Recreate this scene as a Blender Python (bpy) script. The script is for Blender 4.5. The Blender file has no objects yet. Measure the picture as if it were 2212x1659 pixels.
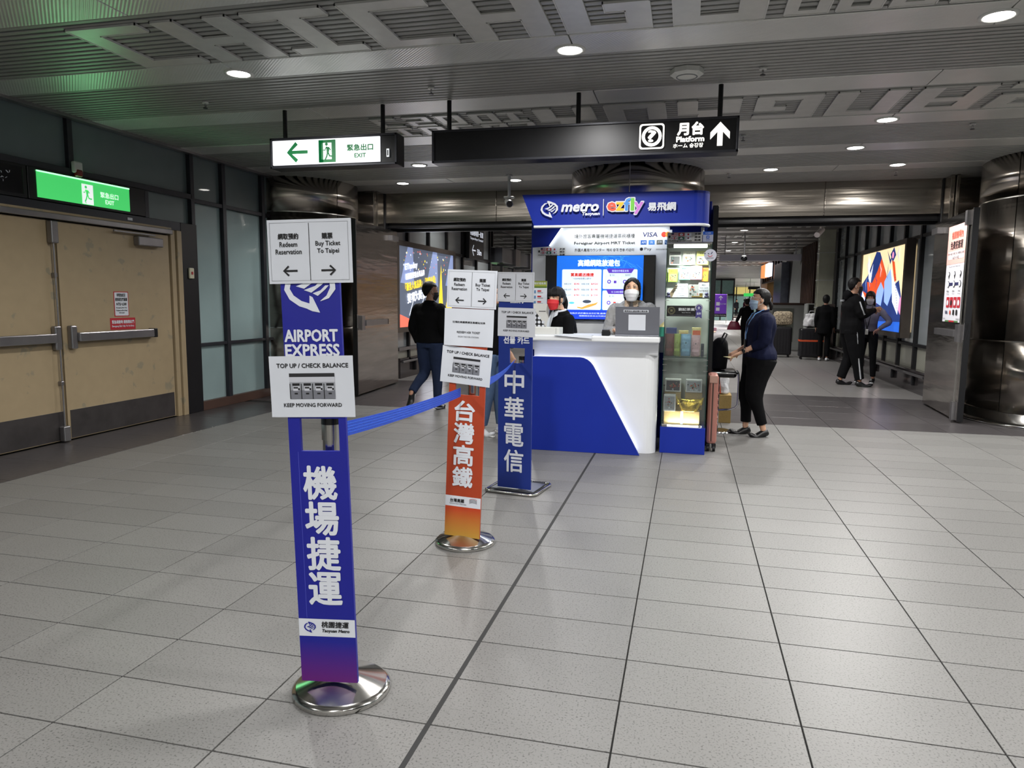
import bpy, bmesh, math, random
from mathutils import Vector, Matrix, noise
random.seed(7)
S = bpy.context.scene
COL = S.collection
# ---------------------------------------------------------------- camera, world, exposure
PITCH, YAW, ROLL, FPX = 0.1165126, 0.2387472, 0.0091383, 1544.17
cam = bpy.data.cameras.new('camera'); camo = bpy.data.objects.new('camera', cam); COL.objects.link(camo)
f_ = Vector((-math.sin(YAW)*math.cos(PITCH), math.cos(YAW)*math.cos(PITCH), -math.sin(PITCH)))
r0 = Vector((math.cos(YAW), math.sin(YAW), 0)); u0 = r0.cross(f_)
r_ = r0*math.cos(ROLL)+u0*math.sin(ROLL); u_ = -r0*math.sin(ROLL)+u0*math.cos(ROLL)
mc = Matrix((r_, u_, -f_)).transposed().to_4x4(); mc.translation = (0, 0, 1.42)
camo.matrix_world = mc
cam.sensor_fit = 'HORIZONTAL'; cam.sensor_width = 36; cam.lens = FPX/2212*36; cam.clip_end = 300; cam.clip_start = .05
S.camera = camo
S.view_settings.view_transform = 'Standard'; S.view_settings.look = 'None'
S.view_settings.exposure = 0.0; S.view_settings.gamma = 1; S.view_settings.use_curve_mapping = False
W = bpy.data.worlds.new('world'); S.world = W; W.use_nodes = True
W.node_tree.nodes['Background'].inputs[0].default_value = (.75, .82, .9, 1)
W.node_tree.nodes['Background'].inputs[1].default_value = .12
S.cycles.use_denoising = True
S.cycles.max_bounces = 7; S.cycles.diffuse_bounces = 3; S.cycles.glossy_bounces = 4; S.cycles.transmission_bounces = 6; S.cycles.transparent_max_bounces = 12
S.cycles.caustics_reflective = False; S.cycles.caustics_refractive = False
S.cycles.sample_clamp_indirect = 4
LAMP = 172.0     # power of one near ceiling downlight (spot), watts
def spot(loc, power, col=(1, .985, .96), ang=165, r=.055):
    d = bpy.data.lights.new('downlight', 'SPOT'); d.energy = power; d.color = col; d.spot_size = math.radians(ang); d.spot_blend = .6; d.shadow_soft_size = r
    o = bpy.data.objects.new('downlight', d); o.location = loc; COL.objects.link(o); o['kind'] = 'helper'; return o
def lamp(loc, power, size=.16, col=(1, .985, .96), spread=140, rot=None, kind='DISK', sy=None):
    d = bpy.data.lights.new('lamp', 'AREA'); d.shape = kind; d.size = size; d.energy = power; d.color = col; d.spread = math.radians(spread)
    if sy: d.size_y = sy
    o = bpy.data.objects.new('lamp', d); o.location = loc
    if rot: o.rotation_euler = rot
    COL.objects.link(o); o['kind'] = 'helper'; return o
# ---------------------------------------------------------------- materials
def lin(c):
    return tuple((v/255/12.92 if v/255 <= .04045 else ((v/255+.055)/1.055)**2.4) for v in c[:3])+(1,)
MATS = {}
def M(name, c, rough=.5, metal=0, var=0, scale=6, bump=0, bscale=60, emit=0, ec=None, coat=0, stretch=None, spec=.5, rnd=0, trans=0, c2=None):
    if name in MATS: return MATS[name]
    m = bpy.data.materials.new(name); m.use_nodes = True; nt = m.node_tree; N = nt.nodes; L = nt.links
    b = N['Principled BSDF']; b.inputs['Base Color'].default_value = lin(c); b.inputs['Roughness'].default_value = rough
    b.inputs['Metallic'].default_value = metal; b.inputs['Specular IOR Level'].default_value = spec
    if coat: b.inputs['Coat Weight'].default_value = coat
    if trans: b.inputs['Transmission Weight'].default_value = trans
    geo = N.new('ShaderNodeNewGeometry'); vec = geo.outputs['Position']
    if stretch:
        mp = N.new('ShaderNodeMapping'); mp.inputs['Scale'].default_value = stretch; L.new(vec, mp.inputs[0]); vec = mp.outputs[0]
    if var or c2 or rnd:
        nz = N.new('ShaderNodeTexNoise'); nz.inputs['Scale'].default_value = scale; nz.inputs['Detail'].default_value = 5; L.new(vec, nz.inputs['Vector'])
        mx = N.new('ShaderNodeMix'); mx.data_type = 'RGBA'
        lc = lin(c); lo = lin(c2) if c2 else tuple(v*(1-var) for v in lc[:3])+(1,); hi = lc if c2 else tuple(min(1, v*(1+var)) for v in lc[:3])+(1,)
        mx.inputs[6].default_value = lo; mx.inputs[7].default_value = hi
        rp = N.new('ShaderNodeMapRange'); rp.inputs[1].default_value = .3; rp.inputs[2].default_value = .7
        L.new(nz.outputs['Fac'], rp.inputs[0]); L.new(rp.outputs[0], mx.inputs[0]); out = mx.outputs[2]
        if rnd:
            oi = N.new('ShaderNodeObjectInfo'); mr = N.new('ShaderNodeMapRange'); mr.inputs[3].default_value = 1-rnd; mr.inputs[4].default_value = 1+rnd
            L.new(oi.outputs['Random'], mr.inputs[0]); h = N.new('ShaderNodeHueSaturation'); L.new(mr.outputs[0], h.inputs['Value']); L.new(out, h.inputs['Color']); out = h.outputs[0]
        L.new(out, b.inputs['Base Color'])
    if bump:
        n2 = N.new('ShaderNodeTexNoise'); n2.inputs['Scale'].default_value = bscale; n2.inputs['Detail'].default_value = 3; L.new(vec, n2.inputs['Vector'])
        bp = N.new('ShaderNodeBump'); bp.inputs['Strength'].default_value = bump; bp.inputs['Distance'].default_value = .02
        L.new(n2.outputs['Fac'], bp.inputs['Height']); L.new(bp.outputs[0], b.inputs['Normal'])
    if emit:
        b.inputs['Emission Color'].default_value = lin(ec or c); b.inputs['Emission Strength'].default_value = emit
    MATS[name] = m; return m
def glassmat(name, c, rough=.05, alpha=.25):
    if name in MATS: return MATS[name]
    m = bpy.data.materials.new(name); m.use_nodes = True; nt = m.node_tree; N = nt.nodes; L = nt.links
    for n in list(N): N.remove(n)
    o = N.new('ShaderNodeOutputMaterial'); t = N.new('ShaderNodeBsdfTransparent'); t.inputs[0].default_value = lin(c)
    g = N.new('ShaderNodeBsdfGlossy'); g.inputs['Roughness'].default_value = rough
    fr = N.new('ShaderNodeFresnel'); fr.inputs[0].default_value = 1.45
    mr = N.new('ShaderNodeMapRange'); mr.inputs[3].default_value = alpha*.12; mr.inputs[4].default_value = 1; L.new(fr.outputs[0], mr.inputs[0])
    mx = N.new('ShaderNodeMixShader'); L.new(mr.outputs[0], mx.inputs[0]); L.new(t.outputs[0], mx.inputs[1]); L.new(g.outputs[0], mx.inputs[2]); L.new(mx.outputs[0], o.inputs[0])
    MATS[name] = m; return m
WHITE = (235, 236, 238); INK = (22, 22, 26)
m_slat = M('painted_slat', (164, 164, 161), .42, .3, var=.06, scale=3)
m_void = M('ceiling_void', (20, 20, 20), .9, var=.1)
def steel(name, c, r, wave, ws, st):
    m = M(name, c, r, 1, var=.12, scale=2.5, bump=wave, bscale=ws, stretch=st); nt = m.node_tree; N = nt.nodes; L = nt.links; b = N['Principled BSDF']; prev = b.inputs['Normal'].links[0].from_socket
    tg = N.new('ShaderNodeTangent'); tg.direction_type = 'RADIAL'; tg.axis = 'Z'; L.new(tg.outputs[0], b.inputs['Tangent']); b.inputs['Anisotropic'].default_value = .85; b.inputs['Anisotropic Rotation'].default_value = 0.0; return m
m_steel = steel('brushed_steel', (172, 165, 156), .2, .5, 1.2, (.14, .14, 3.4))
m_steel_f = M('polished_steel', (196, 194, 190), .14, 1, var=.1, scale=8)
m_steel_d = steel('door_steel', (184, 178, 172), .18, .25, 1.5, (.6, .6, 5))
m_bright = M('bright_steel_joint', (215, 213, 208), .25, 1, var=.05)
m_black = M('black_metal', (22, 22, 25), .4, .3, var=.1)
m_blackg = M('black_gloss', (12, 12, 15), .18, 0, var=.1)
m_dframe = M('dark_grey_frame', (50, 51, 57), .4, .4, var=.1)
m_beige = M('beige_door_paint', (162, 144, 114), .45, 0, var=.035, scale=9, c2=None)
def stains(m, c, sc, th):
    nt = m.node_tree; N = nt.nodes; L = nt.links; b = N['Principled BSDF']; src = b.inputs['Base Color'].links[0].from_socket
    g = N.new('ShaderNodeNewGeometry'); n = N.new('ShaderNodeTexNoise'); n.inputs['Scale'].default_value = sc; n.inputs['Detail'].default_value = 4; L.new(g.outputs['Position'], n.inputs['Vector'])
    r = N.new('ShaderNodeMapRange'); r.inputs[1].default_value = th; r.inputs[2].default_value = th+.05; r.inputs[4].default_value = .55; L.new(n.outputs['Fac'], r.inputs[0])
    x = N.new('ShaderNodeMix'); x.data_type = 'RGBA'; x.inputs[7].default_value = lin(c); L.new(r.outputs[0], x.inputs[0]); L.new(src, x.inputs[6]); L.new(x.outputs[2], b.inputs['Base Color'])
stains(m_beige, (120, 120, 106), 7, .63)
m_kick = M('worn_kick_plate', (92, 88, 88), .35, .8, var=.18, scale=5, bump=.1, bscale=12)
m_alu = M('satin_aluminium', (150, 148, 150), .3, .9, var=.08)
m_white = M('white_laminate', (222, 224, 226), .35, 0, var=.02, scale=2)
m_blue = M('booth_blue', (18, 42, 146), .42, 0, var=.05, scale=2, spec=.3)
m_blue2 = M('stand_blue', (20, 26, 140), .42, 0, var=.04, scale=3)
m_blue3 = M('telecom_blue', (18, 44, 128), .42, 0, var=.04, scale=3)
m_paper = M('printed_paper', (206, 210, 218), .6, 0, var=.015, scale=12)
m_ink = M('black_ink', (14, 14, 18), .7, 0, var=.05)
m_grey = M('grey_ink', (120, 122, 126), .7, 0, var=.05)
m_wht = M('white_ink', (216, 220, 228), .5, 0, var=.02)
m_red = M('red_ink', (176, 34, 46), .5, 0, var=.05)
m_whp = M('white_plastic', (212, 212, 208), .4, 0, var=.03)
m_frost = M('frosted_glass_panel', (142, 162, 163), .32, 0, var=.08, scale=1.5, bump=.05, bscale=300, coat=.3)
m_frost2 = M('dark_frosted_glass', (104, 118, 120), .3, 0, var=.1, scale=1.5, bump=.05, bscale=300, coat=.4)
m_granite = M('dark_granite', (66, 63, 64), .3, 0, var=.12, scale=14, bump=.06, bscale=20, rnd=.1)
m_granite2 = M('polished_dark_granite', (48, 44, 45), .12, 0, var=.2, scale=10)
m_card = M('cardboard', (164, 138, 92), .75, 0, var=.07, scale=8)
m_chrome = M('chrome', (200, 200, 202), .08, 1, var=.04)
m_wood = M('dark_wood', (72, 52, 44), .45, 0, var=.15)
def emat(name, c, s): return M(name, c, .5, 0, emit=s, var=.001)
# ---------------------------------------------------------------- mesh builder
class MB:
    def __init__(s): s.v = []; s.f = []; s.mi = []; s.sm = []; s.mats = []; s.M = Matrix.Identity(4)
    def mat(s, m):
        if m not in s.mats: s.mats.append(m)
        return s.mats.index(m)
    def add(s, vs, fs, m, sm=False):
        n = len(s.v); s.v += [s.M @ Vector(v) for v in vs]; k = s.mat(m)
        for f in fs: s.f.append(tuple(i+n for i in f)); s.mi.append(k); s.sm.append(sm)
        return s
    def box(s, x0, y0, z0, x1, y1, z1, m, sm=False):
        v = [(x, y, z) for x in (x0, x1) for y in (y0, y1) for z in (z0, z1)]
        return s.add(v, [(0, 1, 3, 2), (4, 6, 7, 5), (0, 4, 5, 1), (2, 3, 7, 6), (0, 2, 6, 4), (1, 5, 7, 3)], m, sm)
    def bbox(s, x0, y0, z0, x1, y1, z1, m, b=.01):
        """box with chamfered edges"""
        bm = bmesh.new(); bmesh.ops.create_cube(bm, size=1)
        for v in bm.verts: v.co = Vector(((x0+x1)/2+v.co.x*(x1-x0), (y0+y1)/2+v.co.y*(y1-y0), (z0+z1)/2+v.co.z*(z1-z0)))
        b = min(b, .48*min(abs(x1-x0), abs(y1-y0), abs(z1-z0)))
        bmesh.ops.bevel(bm, geom=bm.edges[:], offset=b, segments=2, affect='EDGES', profile=.5)
        bm.verts.index_update(); s.add([v.co.copy() for v in bm.verts], [tuple(v.index for v in f.verts) for f in bm.faces], m); bm.free(); return s
    def prism(s, P, z0, z1, m, fr=None, sm=False):
        """polygon P (u,v) extruded along n of frame fr from z0 to z1"""
        fr = fr or Matrix.Identity(4); n = len(P)
        v = [fr @ Vector((p[0], p[1], z0)) for p in P]+[fr @ Vector((p[0], p[1], z1)) for p in P]
        f = [tuple(range(n))[::-1], tuple(range(n, 2*n))]+[(i, (i+1) % n, (i+1) % n+n, i+n) for i in range(n)]
        return s.add(v, f, m, sm)
    def tube(s, P, r, m, seg=10, caps=True, closed=False):
        P = [Vector(p) for p in P]; R = r if isinstance(r, (list, tuple)) else [r]*len(P); vs = []; n = len(P); pr = None
        for i, p in enumerate(P):
            if closed: t = P[(i+1) % n]-P[i-1]
            else: t = P[min(i+1, n-1)]-P[max(i-1, 0)]
            t.normalize()
            if pr is None: a = t.orthogonal().normalized()
            else: a = (pr-t*pr.dot(t)).normalized()
            pr = a; b = t.cross(a)
            for k in range(seg):
                q = 2*math.pi*k/seg; vs.append(p+(a*math.cos(q)+b*math.sin(q))*R[i])
        fs = []
        for i in range(n if closed else n-1):
            j = (i+1) % n
            for k in range(seg): fs.append((i*seg+k, i*seg+(k+1) % seg, j*seg+(k+1) % seg, j*seg+k))
        s.add(vs, fs, m, True)
        if caps and not closed: s.add(vs[:seg], [tuple(range(seg))[::-1]], m); s.add(vs[-seg:], [tuple(range(seg))], m)
        return s
    def lathe(s, prof, m, c=(0, 0, 0), seg=32, a0=0, a1=2*math.pi, sm=True):
        full = abs(a1-a0-2*math.pi) < 1e-6; n = len(prof); k = seg if full else seg+1
        vs = [(c[0]+r*math.cos(a0+(a1-a0)*i/seg), c[1]+r*math.sin(a0+(a1-a0)*i/seg), c[2]+z) for i in range(k) for r, z in prof]
        fs = [(i*n+j, ((i+1) % k)*n+j, ((i+1) % k)*n+j+1, i*n+j+1) for i in range(seg) for j in range(n-1)]
        return s.add(vs, fs, m, sm)
    def cyl(s, c, r, z0, z1, m, seg=24, r1=None): return s.lathe([(0, z0), (r, z0), (r if r1 is None else r1, z1), (0, z1)], m, c, seg, sm=False)
    def ell(s, c, r, m, R=None, seg=16, rings=10):
        R = R or Matrix.Identity(3); c = Vector(c); vs = []; fs = []
        for i in range(rings+1):
            t = math.pi*i/rings
            for k in range(seg):
                q = 2*math.pi*k/seg; vs.append(c+R @ Vector((r[0]*math.sin(t)*math.cos(q), r[1]*math.sin(t)*math.sin(q), r[2]*math.cos(t))))
        for i in range(rings):
            for k in range(seg): fs.append((i*seg+k, (i+1)*seg+k, (i+1)*seg+(k+1) % seg, i*seg+(k+1) % seg))
        return s.add(vs, fs, m, True)
    def loft(s, P, m, side=(1, 0, 0), seg=16, sub=3):
        """P: list of (pos, ra, rb); ra along side, rb across; rounded ends"""
        Q = []
        pts = [(Vector(p), a, b) for p, a, b in P]
        for i in range(len(pts)-1):
            p0 = pts[max(i-1, 0)]; p1 = pts[i]; p2 = pts[i+1]; p3 = pts[min(i+2, len(pts)-1)]
            for k in range(sub):
                t = k/sub
                cr = lambda a, b, c, d: .5*((2*b)+(c-a)*t+(2*a-5*b+4*c-d)*t*t+(3*b-a-3*c+d)*t**3)
                Q.append((cr(p0[0], p1[0], p2[0], p3[0]), max(.002, cr(p0[1], p1[1], p2[1], p3[1])), max(.002, cr(p0[2], p1[2], p2[2], p3[2]))))
        Q.append(pts[-1]); n = len(Q); vs = []; sd = Vector(side)
        for i, (p, ra, rb) in enumerate(Q):
            t = (Q[min(i+1, n-1)][0]-Q[max(i-1, 0)][0]).normalized()
            a = sd-t*sd.dot(t)
            if a.length < .05: a = t.orthogonal()
            a.normalize(); b = t.cross(a)
            for k in range(seg):
                q = 2*math.pi*k/seg; vs.append(p+a*math.cos(q)*ra+b*math.sin(q)*rb)
        fs = [(i*seg+k, i*seg+(k+1) % seg, (i+1)*seg+(k+1) % seg, (i+1)*seg+k) for i in range(n-1) for k in range(seg)]
        fs += [tuple(range(seg))[::-1], tuple(range((n-1)*seg, n*seg))]
        return s.add(vs, fs, m, True)
    def mesh(s, name, off=(0, 0, 0)):
        me = bpy.data.meshes.new(name); o = Vector(off); me.from_pydata([tuple(v-o) for v in s.v], [], s.f)
        for m in s.mats: me.materials.append(m)
        me.polygons.foreach_set('material_index', s.mi); me.polygons.foreach_set('use_smooth', s.sm); me.update(); return me
    def build(s, name, parent=None, label=None, cat=None, group=None, kind=None, at=None, vox=0, smooth=2, fold=0):
        off = Vector(WL[parent.name]) if parent else (Vector(at) if at else base_of(s.v))
        me = s.mesh(name, off)
        bm = bmesh.new(); bm.from_mesh(me); bmesh.ops.recalc_face_normals(bm, faces=bm.faces); bm.to_mesh(me); bm.free()
        if vox: me = remesh(me, vox, smooth, fold)
        o = bpy.data.objects.new(name, me); COL.objects.link(o)
        if parent: o.parent = parent; WL[o.name] = tuple(off)
        else: o.location = off; WL[o.name] = tuple(off)
        return tag(o, label, cat, group, kind)
WL = {}
def base_of(vs):
    xs = [v.x for v in vs]; ys = [v.y for v in vs]; zs = [v.z for v in vs]
    return Vector(((min(xs)+max(xs))/2, (min(ys)+max(ys))/2, min(zs)))
def tag(o, label=None, cat=None, group=None, kind=None):
    if label: o['label'] = label
    if cat: o['category'] = cat
    if group: o['group'] = group
    if kind: o['kind'] = kind
    return o
def thing(name, loc, label=None, cat=None, group=None, kind=None):
    o = bpy.data.objects.new(name, None); o.location = loc; o.empty_display_size = .1; COL.objects.link(o); WL[o.name] = tuple(loc)
    return tag(o, label, cat, group, kind)
def struct(name, loc=(0, 0, 0), label=None): return thing(name, loc, label, kind='structure')
def copy_tree(o, loc=None, rz=None, label=None):
    def cp(a, par):
        c = a.copy(); COL.objects.link(c)
        if par: c.parent = par
        for ch in list(a.children): cp(ch, c)
        return c
    c = cp(o, None)
    if loc is not None: c.location = loc; WL[c.name] = tuple(loc)
    if rz is not None: c.rotation_euler = (0, 0, rz)
    if label: c['label'] = label
    return c
def remesh(me, vox, smooth=2, fold=0):
    o = bpy.data.objects.new('tmp', me); COL.objects.link(o)
    mats = [m for m in me.materials]
    r = o.modifiers.new('r', 'REMESH'); r.mode = 'VOXEL'; r.voxel_size = vox; r.use_smooth_shade = True
    if smooth: s = o.modifiers.new('s', 'SMOOTH'); s.factor = .5; s.iterations = smooth
    dg = bpy.context.evaluated_depsgraph_get(); dg.update()
    m2 = bpy.data.meshes.new_from_object(o.evaluated_get(dg)); bpy.data.objects.remove(o)
    if fold:
        m2.calc_loop_triangles() if False else None
        nr = [v.normal.copy() for v in m2.vertices]
        for v, n in zip(m2.vertices, nr):
            q = Vector((v.co.x*9, v.co.y*9, v.co.z*6)); v.co += n*fold*(noise.noise(q)+.5*noise.noise(q*2.3))
    if not m2.materials:
        for m in mats: m2.materials.append(m)
    return m2
# ---------------------------------------------------------------- flat print on a frame
def FR(o, r, u):
    r = Vector(r).normalized(); u = Vector(u).normalized(); n = r.cross(u)
    m = Matrix((r, u, n)).transposed().to_4x4(); m.translation = o; return m
def front(x, y, z): return FR((x, y, z), (1, 0, 0), (0, 0, 1))
TXT = {}
def glyphs(s):
    if s in TXT: return TXT[s]
    c = bpy.data.curves.new('t', 'FONT'); c.body = s; c.size = 1; c.resolution_u = 2 if len(s) < 24 else 1; c.fill_mode = 'FRONT'
    o = bpy.data.objects.new('t', c); me = bpy.data.meshes.new_from_object(o)
    v = [(p.co.x, p.co.y) for p in me.vertices]; f = [tuple(p.vertices) for p in me.polygons]
    bpy.data.objects.remove(o); bpy.data.curves.remove(c); bpy.data.meshes.remove(me)
    x0 = min(p[0] for p in v); x1 = max(p[0] for p in v); y0 = min(p[1] for p in v); y1 = max(p[1] for p in v)
    TXT[s] = (v, f, x0, y0, x1-x0, y1-y0); return TXT[s]
class Print(MB):
    def __init__(s, fr, lv=.0012): super().__init__(); s.fr = fr; s.lv = lv
    def poly(s, P, m, l=1): return s.add([s.fr @ Vector((p[0], p[1], l*s.lv)) for p in P], [tuple(range(len(P)))], m)
    def rect(s, a, b, c, d, m, l=1): return s.poly([(a, b), (c, b), (c, d), (a, d)], m, l)
    def rrect(s, a, b, c, d, r, m, l=1):
        P = []
        for cx, cy, q in ((c-r, d-r, 0), (a+r, d-r, 1), (a+r, b+r, 2), (c-r, b+r, 3)):
            for k in range(5): t = (q+k/4)*math.pi/2; P.append((cx+r*math.cos(t), cy+r*math.sin(t)))
        return s.poly(P, m, l)
    def circ(s, u, v, r, m, l=1, ry=None, n=24): return s.poly([(u+r*math.cos(2*math.pi*k/n), v+(ry or r)*math.sin(2*math.pi*k/n)) for k in range(n)], m, l)
    def strip(s, P, w, m, l=1):
        """polyline with width (w number or list)"""
        n = len(P); Ws = w if isinstance(w, (list, tuple)) else [w]*n; vs = []
        for i, p in enumerate(P):
            a = Vector(P[max(i-1, 0)]); b = Vector(P[min(i+1, n-1)]); t = (b-a).normalized(); q = Vector((-t.y, t.x))*Ws[i]/2
            vs += [s.fr @ Vector((p[0]+q.x, p[1]+q.y, l*s.lv)), s.fr @ Vector((p[0]-q.x, p[1]-q.y, l*s.lv))]
        return s.add(vs, [(2*i, 2*i+1, 2*i+3, 2*i+2) for i in range(n-1)], m)
    def frame(s, a, b, c, d, w, m, l=1):
        for q in ((a, b, c, b+w), (a, d-w, c, d), (a, b+w, a+w, d-w), (c-w, b+w, c, d-w)): s.rect(*q, m, l)
        return s
    def arc(s, u, v, r, a0, a1, w, m, l=1, n=24, ry=None):
        return s.strip([(u+r*math.cos(math.radians(a0+(a1-a0)*k/n)), v+(ry or r)*math.sin(math.radians(a0+(a1-a0)*k/n))) for k in range(n+1)], w if not callable(w) else [w(k/n) for k in range(n+1)], m, l)
    def text(s, t, u, v, h=None, w=None, m=None, l=2, bold=0, shear=0, al='c', ex=0):
        vs, fs, x0, y0, tw, th = glyphs(t)
        sy = h/th if h else w/tw; sx = w/tw if w else sy
        W_ = tw*sx; ox = u-W_/2 if al == 'c' else (u if al == 'l' else u-W_); oy = v-th*sy/2
        offs = [(0, 0)] if not bold else [(bold*math.cos(q*math.pi/4), bold*math.sin(q*math.pi/4)) for q in range(8)] if bold > .0016 else [(bold, 0), (-bold, 0), (0, bold), (0, -bold)]
        for k, (bx, by) in enumerate(offs):
            s.add([s.fr @ Vector((ox+(p[0]-x0)*sx+bx+shear*(p[1]-y0)*sy, oy+(p[1]-y0)*sy+by, (l+.04*k)*s.lv)) for p in vs], fs, m or m_ink)
        return s
# ================================================================ THE SETTING
CZ = 3.16
def to_px(p):
    d = Vector(p)-Vector((0, 0, 1.42)); z = d.dot(f_)
    if z < .15: return None
    return (1106+FPX*d.dot(r_)/z, 829.5-FPX*d.dot(u_)/z)
def shared(name, mesh, parent, loc, kind=None):
    o = bpy.data.objects.new(name, mesh); COL.objects.link(o); o.parent = parent
    o.location = Vector(loc)-Vector(WL[parent.name]); return o
# ---- floor
TX, TY, TW, TD = -.7968, 2.4338, .61079, .30502
m_tile = M('terrazzo_tile', (114, 113, 111), .42, 0, scale=130, c2=(66, 65, 63), rnd=.06, spec=.4, bump=.012, bscale=200)
m_tile.node_tree.nodes['Map Range'].inputs[1].default_value = .3; m_tile.node_tree.nodes['Map Range'].inputs[2].default_value = .46
m_tile2 = M('corridor_tile', (132, 129, 127), .3, 0, scale=90, c2=(108, 106, 105), spec=.5)
m_grout = M('grout', (20, 19, 18), .9, var=.1)
floor = struct('floor')
MB().box(-6.2, -4, -.12, 7.4, 11.72, -.006, m_grout).box(-9.3, 11.72, -.12, 26, 101, -.006, m_grout).build('floor_slab', floor)
def tilemesh(w, d, m, name='tile'):
    b = MB(); c = .0008; t = .0; z = -.006
    b.add([(-w/2, -d/2, z), (w/2, -d/2, z), (w/2, d/2, z), (-w/2, d/2, z), (-w/2, -d/2, t-c), (w/2, -d/2, t-c), (w/2, d/2, t-c), (-w/2, d/2, t-c),
           (-w/2+c, -d/2+c, t), (w/2-c, -d/2+c, t), (w/2-c, d/2-c, t), (-w/2+c, d/2-c, t)],
          [(0, 1, 5, 4), (1, 2, 6, 5), (2, 3, 7, 6), (3, 0, 4, 7), (4, 5, 9, 8), (5, 6, 10, 9), (6, 7, 11, 10), (7, 4, 8, 11), (8, 9, 10, 11)], m); return b
tm = tilemesh(TW-.006, TD-.006, m_tile).mesh('floor_tile')
cand = []
for i in range(-7, 14):
    for j in range(-20, 21):
        cx = TX+(i+.5)*TW; cy = TY+(j+.5)*TD
        if cx-TW/2 < -5.04+.001-TW or cx > 7.2: continue
        if cy-TD/2 > 8.7: continue
        q = [to_px((cx+a*TW/2, cy+b*TD/2, 0)) for a, b in ((-1, -1), (1, -1), (1, 1), (-1, 1))]
        ar = 0
        if all(q) and any(-40 < p[0] < 2252 and -40 < p[1] < 1700 for p in q):
            ar = abs(sum(q[k][0]*q[(k+1) % 4][1]-q[(k+1) % 4][0]*q[k][1] for k in range(4)))/2
        cand.append((ar, cx, cy))
cand.sort(reverse=True)
rest = MB()
for n, (ar, cx, cy) in enumerate(cand):
    x0 = cx-TW/2
    if cy+TD/2 > 8.79:      # cut row along the granite threshold
        y0 = cy-TD/2; d_ = 8.757-y0; b = tilemesh(TW-.004, d_-.003, m_tile); rest.M = Matrix.Translation((cx, y0+d_/2, 0)) if x0 > -5.04 else Matrix.Translation((-5.04+TW/2, y0+d_/2, 0)); rest.add(b.v, b.f, m_tile); continue
    if x0 < -5.04:      # cut tile against the dark border strip
        w = x0+TW+5.04-.004
        if w < .05: continue
        b = tilemesh(w, TD-.0035, m_tile)
        if n < 290: shared('floor_tile', b.mesh('floor_tile'), floor, (-5.04+w/2+.002, cy, 0))
        else:
            rest.M = Matrix.Translation((-5.04+w/2+.002, cy, 0)); rest.add(b.v, b.f, m_tile)
        continue
    if n < 290 and ar > 60: shared('floor_tile', tm, floor, (cx, cy, 0))
    else:
        t_ = tilemesh(TW-.004, TD-.0035, m_tile); rest.M = Matrix.Translation((cx, cy, 0)); rest.add(t_.v, t_.f, m_tile)
rest.build('floor_tiles', floor, kind='stuff')
MB().box(TX-.009, -4, -.005, TX+.009, 8.757, .0012, M('rubber_joint', (34, 34, 34), .8, var=.1)).build('expansion_joint', floor)
gt = tilemesh(.606, .587, m_granite).mesh('granite_tile'); gs = tilemesh(.85, .606, m_granite).mesh('border_tile')
for i in range(-9, 9):
    for j in range(5): shared('granite_tile', gt, floor, (TX+(i+.5)*TW, 8.76+.2955+j*.591, 0))
for j in range(21): shared('border_tile', gs, floor, (-5.04-.43, -3.9+j*.61, 0))
far = MB()
for i in range(-7, 14):
    for j in range(145):
        if j > 50 and i < -2: continue
        t_ = tilemesh(TW*1-.006, TW-.006, m_tile2); far.M = Matrix.Translation((TX+(i+.5)*TW, 11.73+(j+.5)*TW, 0)); far.add(t_.v, t_.f, m_tile2)
MB().box(TX+14*TW, 39.5, -.01, 26, 95, -.001, m_tile2).build('far_hall_floor', floor, kind='stuff')
far.build('corridor_tiles', floor, kind='stuff')
# ---- ceiling
ceil = struct('ceiling', (0, 0, CZ))
MB().box(-6.2, -4, CZ+.1, 7.4, 11.9, CZ+.2, m_void).build('ceiling_void', ceil)
X0, X1 = -5.9, 7.2
sl = MB().bbox(X0, -.023, 0, X1, .023, .022, m_slat, .006).mesh('ceiling_slat')
m_band = M('perforated_band', (226, 226, 222), .33, .45, var=.05, scale=3)
nt = m_band.node_tree; wv = nt.nodes.new('ShaderNodeTexWave'); wv.inputs['Scale'].default_value = 22; wv.bands_direction = 'DIAGONAL'; wv.wave_profile = 'SIN'
g_ = nt.nodes.new('ShaderNodeNewGeometry'); nt.links.new(g_.outputs['Position'], wv.inputs['Vector'])
bb = nt.nodes.new('ShaderNodeBump'); bb.inputs['Strength'].default_value = .25; bb.inputs['Distance'].default_value = .004; nt.links.new(wv.outputs['Fac'], bb.inputs['Height'])
nt.links.new(bb.outputs[0], nt.nodes['Principled BSDF'].inputs['Normal'])
bd = MB().bbox(-1.306, 0, -.004, 1.306, .38, .02, m_band, .004).mesh('ceiling_panel')
for k in range(-5, 6):
    y = 3.60+1.29*k
    for i in range(5): shared('ceiling_panel', bd, ceil, (-4.76+2.62*i, y, CZ))
    n = 13
    if y+.38 > 10.6: n = 11
    for q in range(n): shared('ceiling_slat', sl, ceil, (0, y+.38+.035+q*.0702, CZ))
MB().box(X0-.02, -4, CZ-.03, X0+.06, 9.6, CZ+.02, m_alu).build('edge_trim', ceil)
m_let = M('letter_panel', (212, 211, 206), .36, .3, var=.05, scale=12)
m_rim = M('letter_rim', (215, 214, 210), .4, .2, var=.03)
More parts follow.
